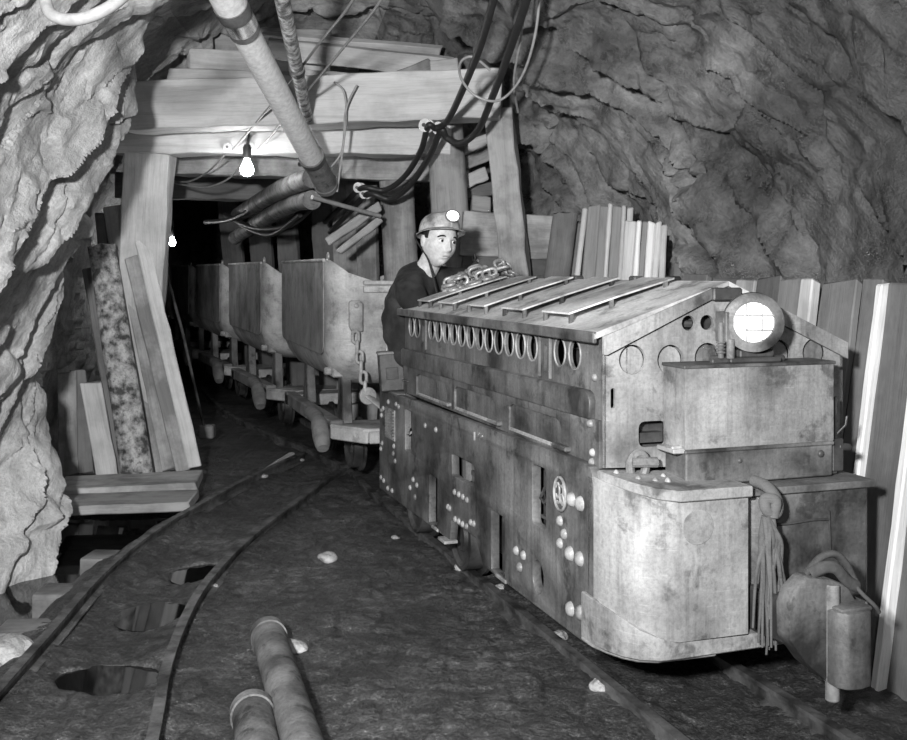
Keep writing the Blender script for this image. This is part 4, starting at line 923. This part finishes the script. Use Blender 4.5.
# frayed rope on the nose, rag on the coupler, tin box, chain
rope = empty('frayed_rope',lw(.43,-.25,.70),0,'frayed hemp rope knotted over the nose of the locomotive','rope')
M['hemp'] = mat_wood('hemp_rope', .13, .1, .95, .3)
o0 = lw(.43,-.25,.70); RR_ = random.Random(5)
def Lr(v,u,z): return lw(v,u,z)-o0
b = MB(); b.tube(spline([Lr(.425,-.20,.71),Lr(.43,-.25,.705),Lr(.45,-.262,.68),Lr(.465,-.258,.65),Lr(.45,-.268,.628),Lr(.422,-.265,.64),Lr(.42,-.262,.67),Lr(.445,-.275,.665),Lr(.44,-.27,.62)],8),.017,10); b.build('knot',M['hemp'],rope,smooth=60)
for k in range(30):
    vv = .435+RR_.uniform(-.025,.03); sp_ = RR_.uniform(-.035,.05); ln = RR_.uniform(.24,.40); b = MB()
    pts = [Lr(.43+RR_.uniform(-.012,.012),-.26+RR_.uniform(-.008,.008),.62),Lr(vv,-.262+RR_.uniform(-.012,.012),.55),Lr(vv+sp_*.5+RR_.uniform(-.01,.01),-.262+RR_.uniform(-.015,.015),.46),Lr(vv+sp_+RR_.uniform(-.01,.01),-.258+RR_.uniform(-.02,.02),.62-ln)]
    b.tube(spline(pts,6),[.0095-.006*(i/18) for i in range(19)],6); b.build('strand',M['hemp'],rope,smooth=60)
strap = empty('rope_coil',lw(.53,-.40,.48),0,'twisted rag strap coiled on top of the coupler','rope'); o0 = lw(.53,-.40,.48)
M['strap'] = mat_flat('dirty_strap', .07, .9, 0, .5, 60)
b = MB(); b.tube(spline([Lr(.47,-.38,.485),Lr(.50,-.40,.53),Lr(.54,-.41,.54),Lr(.575,-.41,.51),Lr(.60,-.41,.465),Lr(.60,-.43,.45),Lr(.565,-.43,.47),Lr(.53,-.43,.505),Lr(.50,-.42,.51),Lr(.47,-.40,.49)],8),.017,10,flat=.6); b.build('coil',M['strap'],strap,smooth=60)
b = MB(); b.tube(spline([Lr(.56,-.42,.50),Lr(.60,-.44,.44),Lr(.64,-.45,.40),Lr(.665,-.44,.375)],6),.006,8); b.build('loose_end',M['hemp'],strap,smooth=60)
tin = empty('tin_box',lw(.02,2.30,.722),0,'small dark tin box with wire bail at the rear of the locomotive','box'); RT_ = Matrix.Rotation(ROT*.5,4,'Z')
b = MB(); b.prism([(-.062,-.04),(.062,-.04),(.062,.04),(-.062,.04)],0,.19,RT_ @ Matrix.Rotation(math.radians(-4),4,'Y')); o = b.build('can_body',M['steel_dark'],tin,bevel=.006)
b = MB(); b.bx(-.066,.066,-.044,.044,.185,.20,RT_ @ Matrix.Rotation(math.radians(-4),4,'Y')); b.build('can_lid',M['steel_dim'],tin,bevel=.004)
b = MB(); b.tube(spline([RT_@Vector((-.03,0,.20)),RT_@Vector((-.025,0,.26)),RT_@Vector((.0,0,.30)),RT_@Vector((.012,0,.33))],6),.005,8); b.build('wire_bail',M['chain'],tin)
b = MB(); b.bx(-.03,.03,-.046,-.043,.06,.12,RT_ @ Matrix.Rotation(math.radians(-4),4,'Y')); b.build('embossed_panel',M['steel_dark'],tin,bevel=.002)
tin.rotation_euler = (0,0,0)
def link_mb(M4, L=.075, W=.05, r=.0085):
    h = (L-W)/2; w_ = W/2-r; pts = []
    for k in range(9): a = -PI/2+PI*k/8; pts.append((h+w_*math.cos(a),w_*math.sin(a),0))
    for k in range(9): a = PI/2+PI*k/8; pts.append((-h+w_*math.cos(a),w_*math.sin(a),0))
    b = MB(); b.tube([M4 @ Vector(p) for p in pts],r,8,closed=True); return b
ch = empty('heavy_chain',lw(.42,1.93,1.28),0,'heap of heavy steel chain on the hood ridge in front of the miner','chain'); o0 = lw(.42,1.93,1.28)
rc = random.Random(11)
def roofz(v): return RZ(v)+.008
for k in range(56):
    v = .18+.36*rc.random()**.8; u = 1.98+.09*rc.gauss(0,.7)+(v-.4)*.0; lay = rc.choice((0,0,1,1,2)) if .25<v<.5 else rc.choice((0,1))
    z = roofz(v)+.034+lay*.019
    sl = math.atan2(.153,.465) if v<.465 else -math.atan2(.2,.435)
    M4 = Matrix.Translation(lw(v,u,z)-o0) @ Matrix.Rotation(ROT,4,'Z') @ Matrix.Rotation(-sl,4,'Y') @ Matrix.Rotation(rc.uniform(0,6.28),4,'Z') @ Matrix.Rotation(rc.choice((0.05,.3,1.2)) if lay else .08,4,'X')
    if abs(rc.gauss(0,1))>9: continue
    link_mb(M4,.085,.055,.0085).build('chain_link',M['chain'],ch,smooth=60)
b = MB(); M4 = Matrix.Translation(lw(.50,1.98,roofz(.5)+.062)-o0) @ Matrix.Rotation(1.2,4,'X'); b.tube([M4 @ Vector((.03*math.cos(a),.03*math.sin(a),0)) for a in [2*PI*k/20 for k in range(20)]],.009,8,closed=True); b.build('end_ring',M['chain'],ch,smooth=60)
# ------------------------------------------------------------------ ore cars (local x = right, y = rear; origin on the rails under the front end of the tub)
def make_car(label):
    root = empty('ore_car',(0,0,0),0,label,'mine car','train of ore cars')
    W2, L, ZT = .475, 1.66, 1.335
    NS = 8
    def ring(inset, z, rad, endz=None):
        x1 = W2-inset; y0 = inset; y1 = L-inset; r = max(rad,.02); pts = []
        cs = ((x1-r,y1-r,0),(-x1+r,y1-r,90),(-x1+r,y0+r,180),(x1-r,y0+r,270))
        out = []
        for ci,(cx,cy,a0) in enumerate(cs):
            for k in range(NS+1):
                a = math.radians(a0+90*k/NS); out.append([cx+r*math.cos(a),cy+r*math.sin(a)])
            nx,ny,na = cs[(ci+1)%4]; a = math.radians(na); e = [nx+r*math.cos(a),ny+r*math.sin(a)]; s_ = out[-1]
            for t in (.2,.4,.6,.8): out.append([s_[0]+(e[0]-s_[0])*t,s_[1]+(e[1]-s_[1])*t])
        for (x,y) in out:
            zz = z
            if endz is not None:
                e = max(0,1-min(y-0,L-y)/.10)          # end walls are cut lower
                c_ = min(1,max(0,(W2-.02-abs(x))/.16)); e = min(1,e*1.6)
                zz = z-(z-endz)*e*c_
            pts.append((x,y,zz))
        return pts
    specs = [(.24,.585,.12,None),(.16,.60,.14,None),(.09,.64,.15,None),(.035,.715,.15,None),(.005,.80,.14,None),(0,.95,.13,None),(0,1.15,.13,None),(0,ZT,.12,1.215),(.018,ZT,.11,1.215),(.022,1.1,.11,None),(.05,.80,.12,None),(.12,.68,.12,None)]
    vs = []; fs = []
    rings = [ring(*s_) for s_ in specs]; n = len(rings[0])
    for r_ in rings: vs += r_
    for i in range(len(rings)-1):
        for k in range(n): l = (k+1)%n; fs.append((i*n+k,i*n+l,(i+1)*n+l,(i+1)*n+k))
    fs.append(tuple(range(n-1,-1,-1))); fs.append(tuple((len(rings)-1)*n+k for k in range(n)))
    b = MB(); b.add(vs,fs); tub = b.build('tub',M['car_end'],root,smooth=40)
    # riveted side plates with a slightly proud face
    for s_ in (-1,1):
        b = MB(); x0 = s_*(W2-.002); x1 = s_*(W2+.006)
        pl = [(.12,ZT+.006),(L-.08,ZT+.006),(L-.08,.95),(L-.085,.86),(L-.11,.81),(L-.16,.79),(.20,.775),(.15,.79),(.125,.82),(.12,.87)]
        b.prism(pl,min(x0,x1),max(x0,x1),SIDE(0)); 
        b.build('side_plate',M['car_side'],tub,bevel=.002)
        b = MB(); b.tube([(s_*(W2+.004),.10,ZT),(s_*(W2+.004),L-.08,ZT)],.010,8); b.build('rim_bar',M['car_end'],tub)
        b = MB(); b.tube([(s_*(W2-.02)+.0,.10+.022*math.cos(a),ZT+.02+.022*math.sin(a)) for a in [2*PI*k/14 for k in range(14)]],.006,6,closed=True); b.build('lifting_eye',M['chain'],tub,smooth=60)
    for ys in (-.012,):
        b = MB(); b.add(*box_round(-.27,.40,ys-.012,ys+.02,1.145,1.185)); b.add(*box_round(-.27,.40,ys-.02,ys+.02,1.19,1.215)); b.build('end_rail',M['car_end'],tub,bevel=.008,seg=2)
    for x in (-.30,-.15,0,.15,.30):
        b = MB(); b.bx(x-.015,x+.015,L-.05,L-.02,.9,1.21); b.build('end_rib',M['car_end'],tub)
    # chassis
    for s_ in (-1,1):
        b = MB(); b.bx(s_*.40-.04,s_*.40+.04,.10,L+.05,.30,.39); b.build('side_sill',M['wood_mud'],root,bevel=.008)
        b = MB(); b.prism([(.12,.36),(.30,.36),(.27,.50),(.25,.68),(.17,.70),(.15,.52)],-.03,.03,SIDE(s_*.33)); b.build('tub_stand',M['steel_dim'],root,bevel=.006)
        b = MB(); b.prism([(L-.45,.36),(L-.25,.36),(L-.28,.50),(L-.30,.68),(L-.38,.70),(L-.41,.52)],-.03,.03,SIDE(s_*.33)); b.build('tub_stand',M['steel_dim'],root,bevel=.006)
        b = MB(); b.bx(s_*.37-.05,s_*.37+.05,.14,.24,.64,.70); b.cyl((s_*.30,.19,.675),(s_*.46,.19,.675),.025,10); b.build('pivot_casting',M['rivet'],root,bevel=.008)
        for y in (.42,1.24):
            o = MB(); o.lathe([(0,-.03),(.05,-.03),(.06,-.015),(.11,-.015),(.13,-.03),(.145,-.03),(.148,.025),(.168,.03),(.168,.045),(.08,.045),(0,.03)],basis((0,1,0),(0,0,1),(s_*-1,0,0)) if s_<0 else basis((0,1,0),(0,0,1),(-1,0,0)),24)
            wo = o.build('wheel',M['steel_dark'],root,smooth=40,loc=(s_*.225,y,.195))
    b = MB(); b.prism([(-.44,.22),(-.44,.10),(-.30,-.13),(-.26,-.15),(.26,-.15),(.30,-.13),(.44,.10),(.44,.22)],.33,.37); b.bx(-.27,.27,-.165,-.14,.285,.355); b.prism([(-.44,.12),(-.44,.08),(-.29,-.15),(-.27,-.15),(-.27,-.12)],.285,.355); b.build('bumper_frame',M['car_end'],root,bevel=.006)
    b = MB(); b.prism([(-.44,L-.1),(.44,L-.1),(.44,L+.02),(.26,L+.14),(-.26,L+.14),(-.44,L+.02)],.30,.38); b.build('bumper_frame',M['car_end'],root,bevel=.006)
    b = MB(); b.tube(spline([(-.45,.62,.375),(-.46,.40,.37),(-.475,.22,.33),(-.485,.10,.23)],5),[.045]*8+[.05,.055,.055,.055,.055,.05,.045,.035],12); b.build('wooden_fender',M['wood_mud'],root,smooth=50)
    for y in (.42,1.24):
        b = MB(); b.cyl((-.25,y,.195),(.25,y,.195),.025,10); b.build('axle',M['steel_dark'],root)
    return root
def box_round(x0,x1,y0,y1,z0,z1):
    m = MB(); m.bx(x0,x1,y0,y1,z0,z1); return m.v,m.f
car = make_car('ore car nearest to the locomotive, with a hooked chain on its end')
KINK = math.atan(.06)
def car_at(o, u, extra=0.0, off=0.0):
    v = .345-.06*max(0,u-4.7)-off; p = lw(v,u,.055); o.location = p; o.rotation_euler = (0,0,ROT+extra)
spots = [(3.15,0,0),(5.22,KINK*.8,.03),(7.25,KINK,.0),(9.3,KINK,.0),(11.35,KINK,.0)]
lbs = [None,'second ore car of the train, right behind the chained one','third ore car of the train','fourth ore car, deep in shadow','fifth and farthest ore car, almost lost in the dark']
for i,(u,e,of) in enumerate(spots):
    c = car if i==0 else copy_tree(car)
    car_at(c,u,e,of)
    if i: c['label'] = lbs[i]
# latch plate and hanging chain only on the first car
tub = [o for o in car.children if o.name.startswith('tub')][0]
b = MB(); b.prism([(-.36,1.09),(-.345,1.10),(-.295,1.10),(-.28,1.08),(-.28,.92),(-.345,.92),(-.36,.95)],.02,.045,basis((1,0,0),(0,0,1),(0,-1,0))); b.dome((-.32,-.045,1.07),(0,-1,0),.015,.012); b.build('latch_plate',M['car_end'],car,bevel=.003)
zt = .925
for k in range(6):
    z = zt-.035-k*.058; x = -.325+.009*k; y = -.05-.010*k
    M4 = Matrix.Translation((x,y,z)) @ Matrix.Rotation(PI/2,4,'Y') @ Matrix.Rotation((0.35 if k%2 else PI/2+.35),4,'X')
    link_mb(M4,.088,.056,.0105).build('chain_link',M['car_end'],car,smooth=60)
b = MB(); pa = Vector((-.268,-.115,.555)); pb = Vector((-.10,-.30,.40)); dd = (pb-pa).normalized(); sdv = Vector((dd.z,0,-dd.x)).normalized()
b.tube([pa,pb],.034,10,flat=.35); b.tube([pa+Vector((0,-.01,0)),pa+Vector((0,.02,0))],.05,14); b.build('coupling_bar',M['car_end'],car,bevel=.003)
# ------------------------------------------------------------------ the miner
def skin_mesh(J, E, Rd, lv=2, root=0):
    me = bpy.data.meshes.new('sk'); me.from_pydata([tuple(p) for p in J],E,[]); o = bpy.data.objects.new('sk',me); col.objects.link(o)
    o.modifiers.new('s','SKIN'); s2 = o.modifiers.new('u','SUBSURF'); s2.levels = lv; s2.render_levels = lv
    for i,sv in enumerate(me.skin_vertices[0].data):
        r = Rd[i]; sv.radius = r if isinstance(r,tuple) else (r,r); sv.use_root = (i==root)
    dg = bpy.context.evaluated_depsgraph_get(); dg.update()
    out = bpy.data.meshes.new_from_object(o.evaluated_get(dg)); bpy.data.objects.remove(o); bpy.data.meshes.remove(me)
    bm = bmesh.new(); bm.from_mesh(out); bmesh.ops.recalc_face_normals(bm,faces=bm.faces); bm.to_mesh(out); bm.free(); return out
def chains(Js, lst):                                     # one closed tapering limb per chain, to be fused into one surface
    return [skin_mesh([Js[i] for i,_ in c],[(k,k+1) for k in range(len(c)-1)],[r for _,r in c],2) for c in lst]
def join_meshes(ms, name):
    bm = bmesh.new()
    for m in ms: bm.from_mesh(m)
    me = bpy.data.meshes.new(name); bm.to_mesh(me); bm.free(); return me
def remesh(me, vox, sm=3):
    o = bpy.data.objects.new('rm',me); col.objects.link(o)
    r = o.modifiers.new('r','REMESH'); r.mode = 'VOXEL'; r.voxel_size = vox
    if sm: s_ = o.modifiers.new('s','SMOOTH'); s_.factor = .5; s_.iterations = sm
    dg = bpy.context.evaluated_depsgraph_get(); dg.update()
    out = bpy.data.meshes.new_from_object(o.evaluated_get(dg)); bpy.data.objects.remove(o); return out
MO = lw(.22,2.34,.655)                                  # on the cab seat
miner = empty('person',MO,0,'seated miner in dark shirt and lamp helmet looking over the locomotive hood','person')
HD = at(439,241,5.18)                                   # between the eyes at ear depth
W = lambda p: Vector(p)-MO
# joints in world space
hip = lw(.22,2.34,.75); waist = at(404,335,5.34); chest = at(410,302,5.33); up = at(419,279,5.30); nk = at(428,268,5.26); nk2 = HD+Vector((-.012,.03,-.035))
shR = at(406,287,5.16); elR = at(424,318,5.03); wrR = at(446,332,5.12)
shL = at(447,282,5.42); elL = at(486,283,5.52); wrL = at(512,279,5.38)
kneeL = lw(.66,2.38,.66); footL = lw(.68,2.36,.36); kneeR = lw(.66,2.24,.64); footR = lw(.68,2.24,.36)
J = [W(p) for p in (hip,waist,chest,up,nk,shR,elR,wrR,shL,elL,wrL,kneeL,footL,kneeR,footR,nk2)]
LIMBS = lambda g_: [[(0,.13+g_),(1,.115+g_),(2,.125+g_),(3,.105+g_),(4,.060+g_*.45)],[(3,.085+g_),(5,.062+g_),(6,.042+g_),(7,.032+g_)],[(3,.085+g_),(8,.062+g_),(9,.042+g_),(10,.032+g_)]]
body = join_meshes(chains(J,LIMBS(0)+[[(3,.075),(4,.060),(15,.058)],[(0,.10),(11,.065),(12,.045)],[(0,.10),(13,.065),(14,.045)]]),'b')
# head, modelled round its own origin (between the eyes' line, at ear depth): x = left/right, -y = face, z = up
nu, nvv = 72, 64
hv = []; hf = []
g = lambda a,s: math.exp(-(a/s)**2)
for j in range(nvv+1):
    ph = -PI/2+PI*j/nvv
    for i in range(nu):
        th = 2*PI*i/nu; x = math.cos(ph)*math.sin(th); y = -math.cos(ph)*math.cos(th); z = math.sin(ph)
        X,Y,Z = x*.074, y*.096, z*.120
        if Z<-.015:
            t = min(1,(-.015-Z)/.105); X *= 1-.30*t**1.6
            if Y>0: Y *= 1-.55*t
            else: Y *= 1+.10*t*(1-.5*t)
            X *= 1+.10*math.sin(PI*min(1,t*1.1))
        if Y<0:
            f = min(1,-Y/.045)
            dy = .027*g(X,.0105)*g(Z+.037,.0125)+.014*g(X,.009)*g(Z+.014,.020)+.006*g(abs(X)-.012,.007)*g(Z+.043,.008)
            dy += -.0125*g(abs(X)-.031,.017)*g(Z-.001,.012)+.006*g(abs(X)-.030,.022)*g(Z-.021,.008)
            dy += .0075*g(X,.021)*g(Z+.0625,.0045)+.0085*g(X,.019)*g(Z+.0745,.0055)-.005*g(X,.022)*g(Z+.068,.0028)-.003*g(X,.02)*g(Z+.085,.006)
            dy += .010*g(X,.020)*g(Z+.104,.012)+.004*g(abs(X)-.046,.016)*g(Z+.028,.018)-.004*g(abs(X)-.042,.015)*g(Z+.066,.020)
            Y -= dy*f
        hv.append((X,Y,Z))
for j in range(nvv):
    for i in range(nu): l = (i+1)%nu; hf.append((j*nu+i,j*nu+l,(j+1)*nu+l,(j+1)*nu+i))
YAW, PIT, ROL = math.radians(30), math.radians(3), math.radians(7)
SC = 1.07
MHd = Matrix.Translation(W(HD)) @ Matrix.Rotation(YAW,4,'Z') @ Matrix.Rotation(ROL,4,'Y') @ Matrix.Rotation(PIT,4,'X') @ Matrix.Scale(SC,4)
b = MB(); b.add(hv,hf,MHd)
for s_ in (-1,1):                                        # ears
    ev = []; ef = []
    for j in range(9):
        for i in range(16):
            a = 2*PI*i/16; ph = -PI/2+PI*j/8; q = math.cos(ph)
            ev.append((s_*(.073+.009*math.sin(ph)+.010*q*max(0,math.sin(a+.2))*.6), .012+.019*q*math.cos(a)+.004, -.012+.032*q*math.sin(a)*(1.0 if math.sin(a)>0 else .85)))
    for j in range(8):
        for i in range(16): l = (i+1)%16; ef.append((j*16+i,j*16+l,(j+1)*16+l,(j+1)*16+i))
    b.add(ev,ef,MHd)
bm = bmesh.new(); vv = [bm.verts.new(p) for p in b.v]
for f in b.f:
    try: bm.faces.new([vv[i] for i in f])
    except ValueError: pass
bmesh.ops.remove_doubles(bm,verts=bm.verts,dist=1e-5); bmesh.ops.recalc_face_normals(bm,faces=bm.faces); hm = bpy.data.meshes.new('head'); bm.to_mesh(hm); bm.free()
def hand(wr, dirv, palmn, side=1):                       # palm and five fingers, slightly curled over what they rest on
    f = Vector(dirv).normalized(); nrm = Vector(palmn); nrm = (nrm-f*nrm.dot(f)).normalized(); s_ = f.cross(nrm)*side; wr = Vector(wr)
    Jh = [wr, wr+f*.045]; Eh = [(0,1)]; Rh = [(.026,.02),(.034,.017)]
    Jh += [wr+f*.088+s_*.0]; Eh += [(1,2)]; Rh += [(.036,.014)]
    ms = [skin_mesh(Jh,Eh,Rh,2)]
    for k,(off,ln) in enumerate(((.030,.072),(.010,.082),(-.011,.077),(-.031,.060))):
        p = wr+f*.080+s_*off; q1 = p+f*ln*.42-nrm*.004; q2 = q1+(f*.75-nrm*.6).normalized()*ln*.33; q3 = q2+(f*.35-nrm*.9).normalized()*ln*.25
        ms.append(skin_mesh([p-f*.02,p,q1,q2,q3],[(0,1),(1,2),(2,3),(3,4)],[.009,.0098,.009,.0082,.007],2))
    p = wr+f*.025+s_*.026; q1 = p+(f*.6+s_*.7).normalized()*.04; q2 = q1+(f*.85+s_*.25-nrm*.3).normalized()*.030; q3 = q2+(f*.9-nrm*.45).normalized()*.022
    ms.append(skin_mesh([p-f*.01,p,q1,q2,q3],[(0,1),(1,2),(2,3),(3,4)],[.012,.0135,.011,.010,.0085],2))
    return ms
hl_ = hand(W(wrL),(AV.x*.8+.1,AV.y*.8-.4,-.05),(0,0,1),1); hr_ = hand(W(wrR),(.6,-.1,-.5),(0,-.2,1),1)
bm_ = remesh(join_meshes([body,hm]+hl_+hr_,'person'),.0034,2)
def largest_island(me):
    bm = bmesh.new(); bm.from_mesh(me); bm.verts.ensure_lookup_table(); seen = set(); best = []
    for v in bm.verts:
        if v in seen: continue
        st = [v]; seen.add(v); isl = []
        while st:
            q = st.pop(); isl.append(q)
            for e in q.link_edges:
                w_ = e.other_vert(q)
                if w_ not in seen: seen.add(w_); st.append(w_)
        if len(isl)>len(best): best = isl
    keep = set(best); bmesh.ops.delete(bm,geom=[v for v in bm.verts if v not in keep],context='VERTS'); bm.to_mesh(me); bm.free()
    return me
bm_ = largest_island(bm_)
M['skin'] = mat_flat('skin_tone', .62, .55, 0, .05, 40)
o = link('body',bm_,M['skin'],miner,180)
# eyes, brows
for s_ in (-1,1):
    b = MB(); b.lathe([(0.0001,-.0122)]+[(.0122*math.cos(a),.0122*math.sin(a)) for a in [(-80+160*k/12)*PI/180 for k in range(13)]]+[(.0001,.0122)],MHd @ Matrix.Translation((s_*.031,-.0715,.0)) ,18)
    e = b.build('eye',M['porcelain'],miner,smooth=80)
    b = MB(); b.lathe([(.0065,-.001),(.006,.0012),(0.0001,.0018)],MHd @ Matrix.Translation((s_*.031+.0025,-.0832,-.0005)) @ Matrix.Rotation(PI/2,4,'X'),14); b.build('iris',M['black'],e)
    b = MB(); b.tube(spline([MHd @ Vector((s_*x,y,z)) for (x,y,z) in ((.012,-.0905,.0165),(.026,-.0905,.0225),(.040,-.083,.021),(.051,-.073,.014))],5),[.003+.0016*math.sin(PI*i/15) for i in range(16)],8); b.build('eyebrow',M['black'],miner)
    b = MB(); b.tube(spline([MHd @ Vector((s_*x,y,z)) for (x,y,z) in ((.018,-.0800,.003),(.025,-.0845,.0082),(.034,-.0838,.0085),(.044,-.0755,.004))],5),.0022,6); b.build('eyelid',M['skin_dark'] if 'skin_dark' in M else M.setdefault('skin_dark',mat_flat('skin_fold',.28,.6)),miner)
b = MB(); b.tube(spline([MHd @ Vector((x,y,z)) for (x,y,z) in ((-.020,-.0895,-.070),(-.008,-.0985,-.068),(0,-.0995,-.0688),(.008,-.0985,-.068),(.020,-.0895,-.070))],5),.0022,6); b.build('mouth',M['skin_dark'],miner)
# hair under the helmet
b = MB(); hvv = []
for j in range(9):
    for i in range(25):
        th = math.radians(76)+math.radians(208)*i/24; z = -.06+.11*j/8; x = math.sin(th); y = -math.cos(th); r = math.sqrt(max(.05,1-(z/.125)**2)); tk = 1.035
        if (z<.004 and abs(th-PI)>math.radians(84)) or (z<-.03 and abs(th-PI)>math.radians(70)): tk = .93
        hvv.append((x*.074*r*tk,y*.096*r*tk,z))
b.add(hvv,[(j*25+i,j*25+i+1,(j+1)*25+i+1,(j+1)*25+i) for j in range(8) for i in range(24)],MHd); o = b.build('hair',M['black'],miner,smooth=80)
md = o.modifiers.new('s','SOLIDIFY'); md.thickness = .006
# helmet with lamp
M['helmet'] = mat_metal('battered_helmet', .16, .55, .5, 0, 14, .1, .6)
MHel = MHd @ Matrix.Translation((0,.006,.036)) @ Matrix.Rotation(math.radians(-13),4,'X') @ Matrix.Diagonal((1,1,.84,1))
pr = []; hvv = []; n = 40
lev = [(1.0,0),(.995,.02),(.96,.045),(.88,.07),(.74,.089),(.55,.102),(.32,.110),(.12,.113)]
for (r,z) in lev:
    for k in range(n): a = 2*PI*k/n; hvv.append((.091*r*math.sin(a),-.112*r*math.cos(a),z+.004*(1 if abs(math.sin(a))<.25 else 0)*(z>.03)))
hvv.append((0,0,.1135)); fs = [(i*n+k,i*n+(k+1)%n,(i+1)*n+(k+1)%n,(i+1)*n+k) for i in range(len(lev)-1) for k in range(n)]+[((len(lev)-1)*n+k,(len(lev)-1)*n+(k+1)%n,len(lev)*n) for k in range(n)]
b = MB(); b.add(hvv,fs,MHel); hel = b.build('helmet',M['helmet'],miner,smooth=60)
md = hel.modifiers.new('s','SOLIDIFY'); md.thickness = .003
bv = []
for (ro,dz) in ((1.0,.004),(1.0,-.001),(1.22,-.010),(1.23,-.006)):
    for k in range(n):
        a = 2*PI*k/n; c = math.cos(a); fr = max(0,c)**2; bk_ = (ro-1)*(0.55+1.5*fr)
        bv.append((.091*(1+bk_*.75)*math.sin(a),-.112*(1+bk_)*c,dz-(.012*fr if ro>1 else 0)))
b = MB(); b.add(bv,[(i*n+k,i*n+(k+1)%n,((i+1)%4)*n+(k+1)%n,((i+1)%4)*n+k) for i in range(4) for k in range(n)],MHel); b.build('brim',M['helmet'],hel,smooth=50)
b = MB(); b.tube([MHel @ Vector((0,-.112*math.cos(a)*1.0,.0+.113*math.sin(a)+.003)) for a in [PI*k/16 for k in range(17)]],.004,6); b.build('crest',M['helmet'],hel,smooth=60)
MLm = MHel @ Matrix.Translation((.004,-.100,.066)) @ Matrix.Rotation(math.radians(-14),4,'Z') @ Matrix.Rotation(PI/2,4,'X')
b = MB(); b.lathe([(0,-.03),(.020,-.03),(.026,-.01),(.033,.01),(.036,.022),(.033,.026),(.029,.026),(.029,.02),(0,.02)],MLm,24); lmp = b.build('cap_lamp',M['steel_dim'],hel,smooth=40)
b = MB(); b.lathe([(.029,.022),(.02,.0255),(0,.027)],MLm,24); b.build('lamp_glass',mat_emit('lamp_glass',1.0,3.0),lmp,smooth=60)
b = MB(); b.tube(spline([MHel @ Vector((-.075,.09,.02)),MHel @ Vector((-.083,.075,-.03)),W(at(427,257,5.14)),W(at(432,273,5.12)),W(at(436,290,5.12)),W(at(440,305,5.14))],6),.0045,8); b.build('lamp_cord',M['rubber'],hel)
# shirt and trousers
ncl = at(430,266,5.25)
Js = [W(p) for p in (hip,waist,chest,up,ncl,shR,elR,wrR,shL,elL,wrL)]
sh = largest_island(remesh(join_meshes(chains(Js,LIMBS(.024)),'s'),.009,4))
bm = bmesh.new(); bm.from_mesh(sh)
for v in bm.verts:
    p = v.co; k = float(gnoise(np.array([p.x*9]),np.array([p.y*9]),np.array([p.z*14]))[0]); v.co += v.normal*k*.014
bm.to_mesh(sh); bm.free()
o = link('shirt',sh,M['cloth_dark'],miner,180); 
Jt = [W(p) for p in (hip,kneeL,footL,kneeR,footR)]
link('trousers',skin_mesh(Jt,[(0,1),(1,2),(0,3),(3,4)],[.14,.078,.055,.078,.055]),M['cloth_dark'],miner,180)
for f_ in (footL,footR):
    b = MB(); b.tube([W(f_)+AV*-.04+Vector((0,0,.0)),W(f_)+AV*.06,W(f_)+AV*.12+Vector((0,0,-.01))],[.045,.045,.03],12); b.build('boot',M['rubber'],miner,smooth=60)
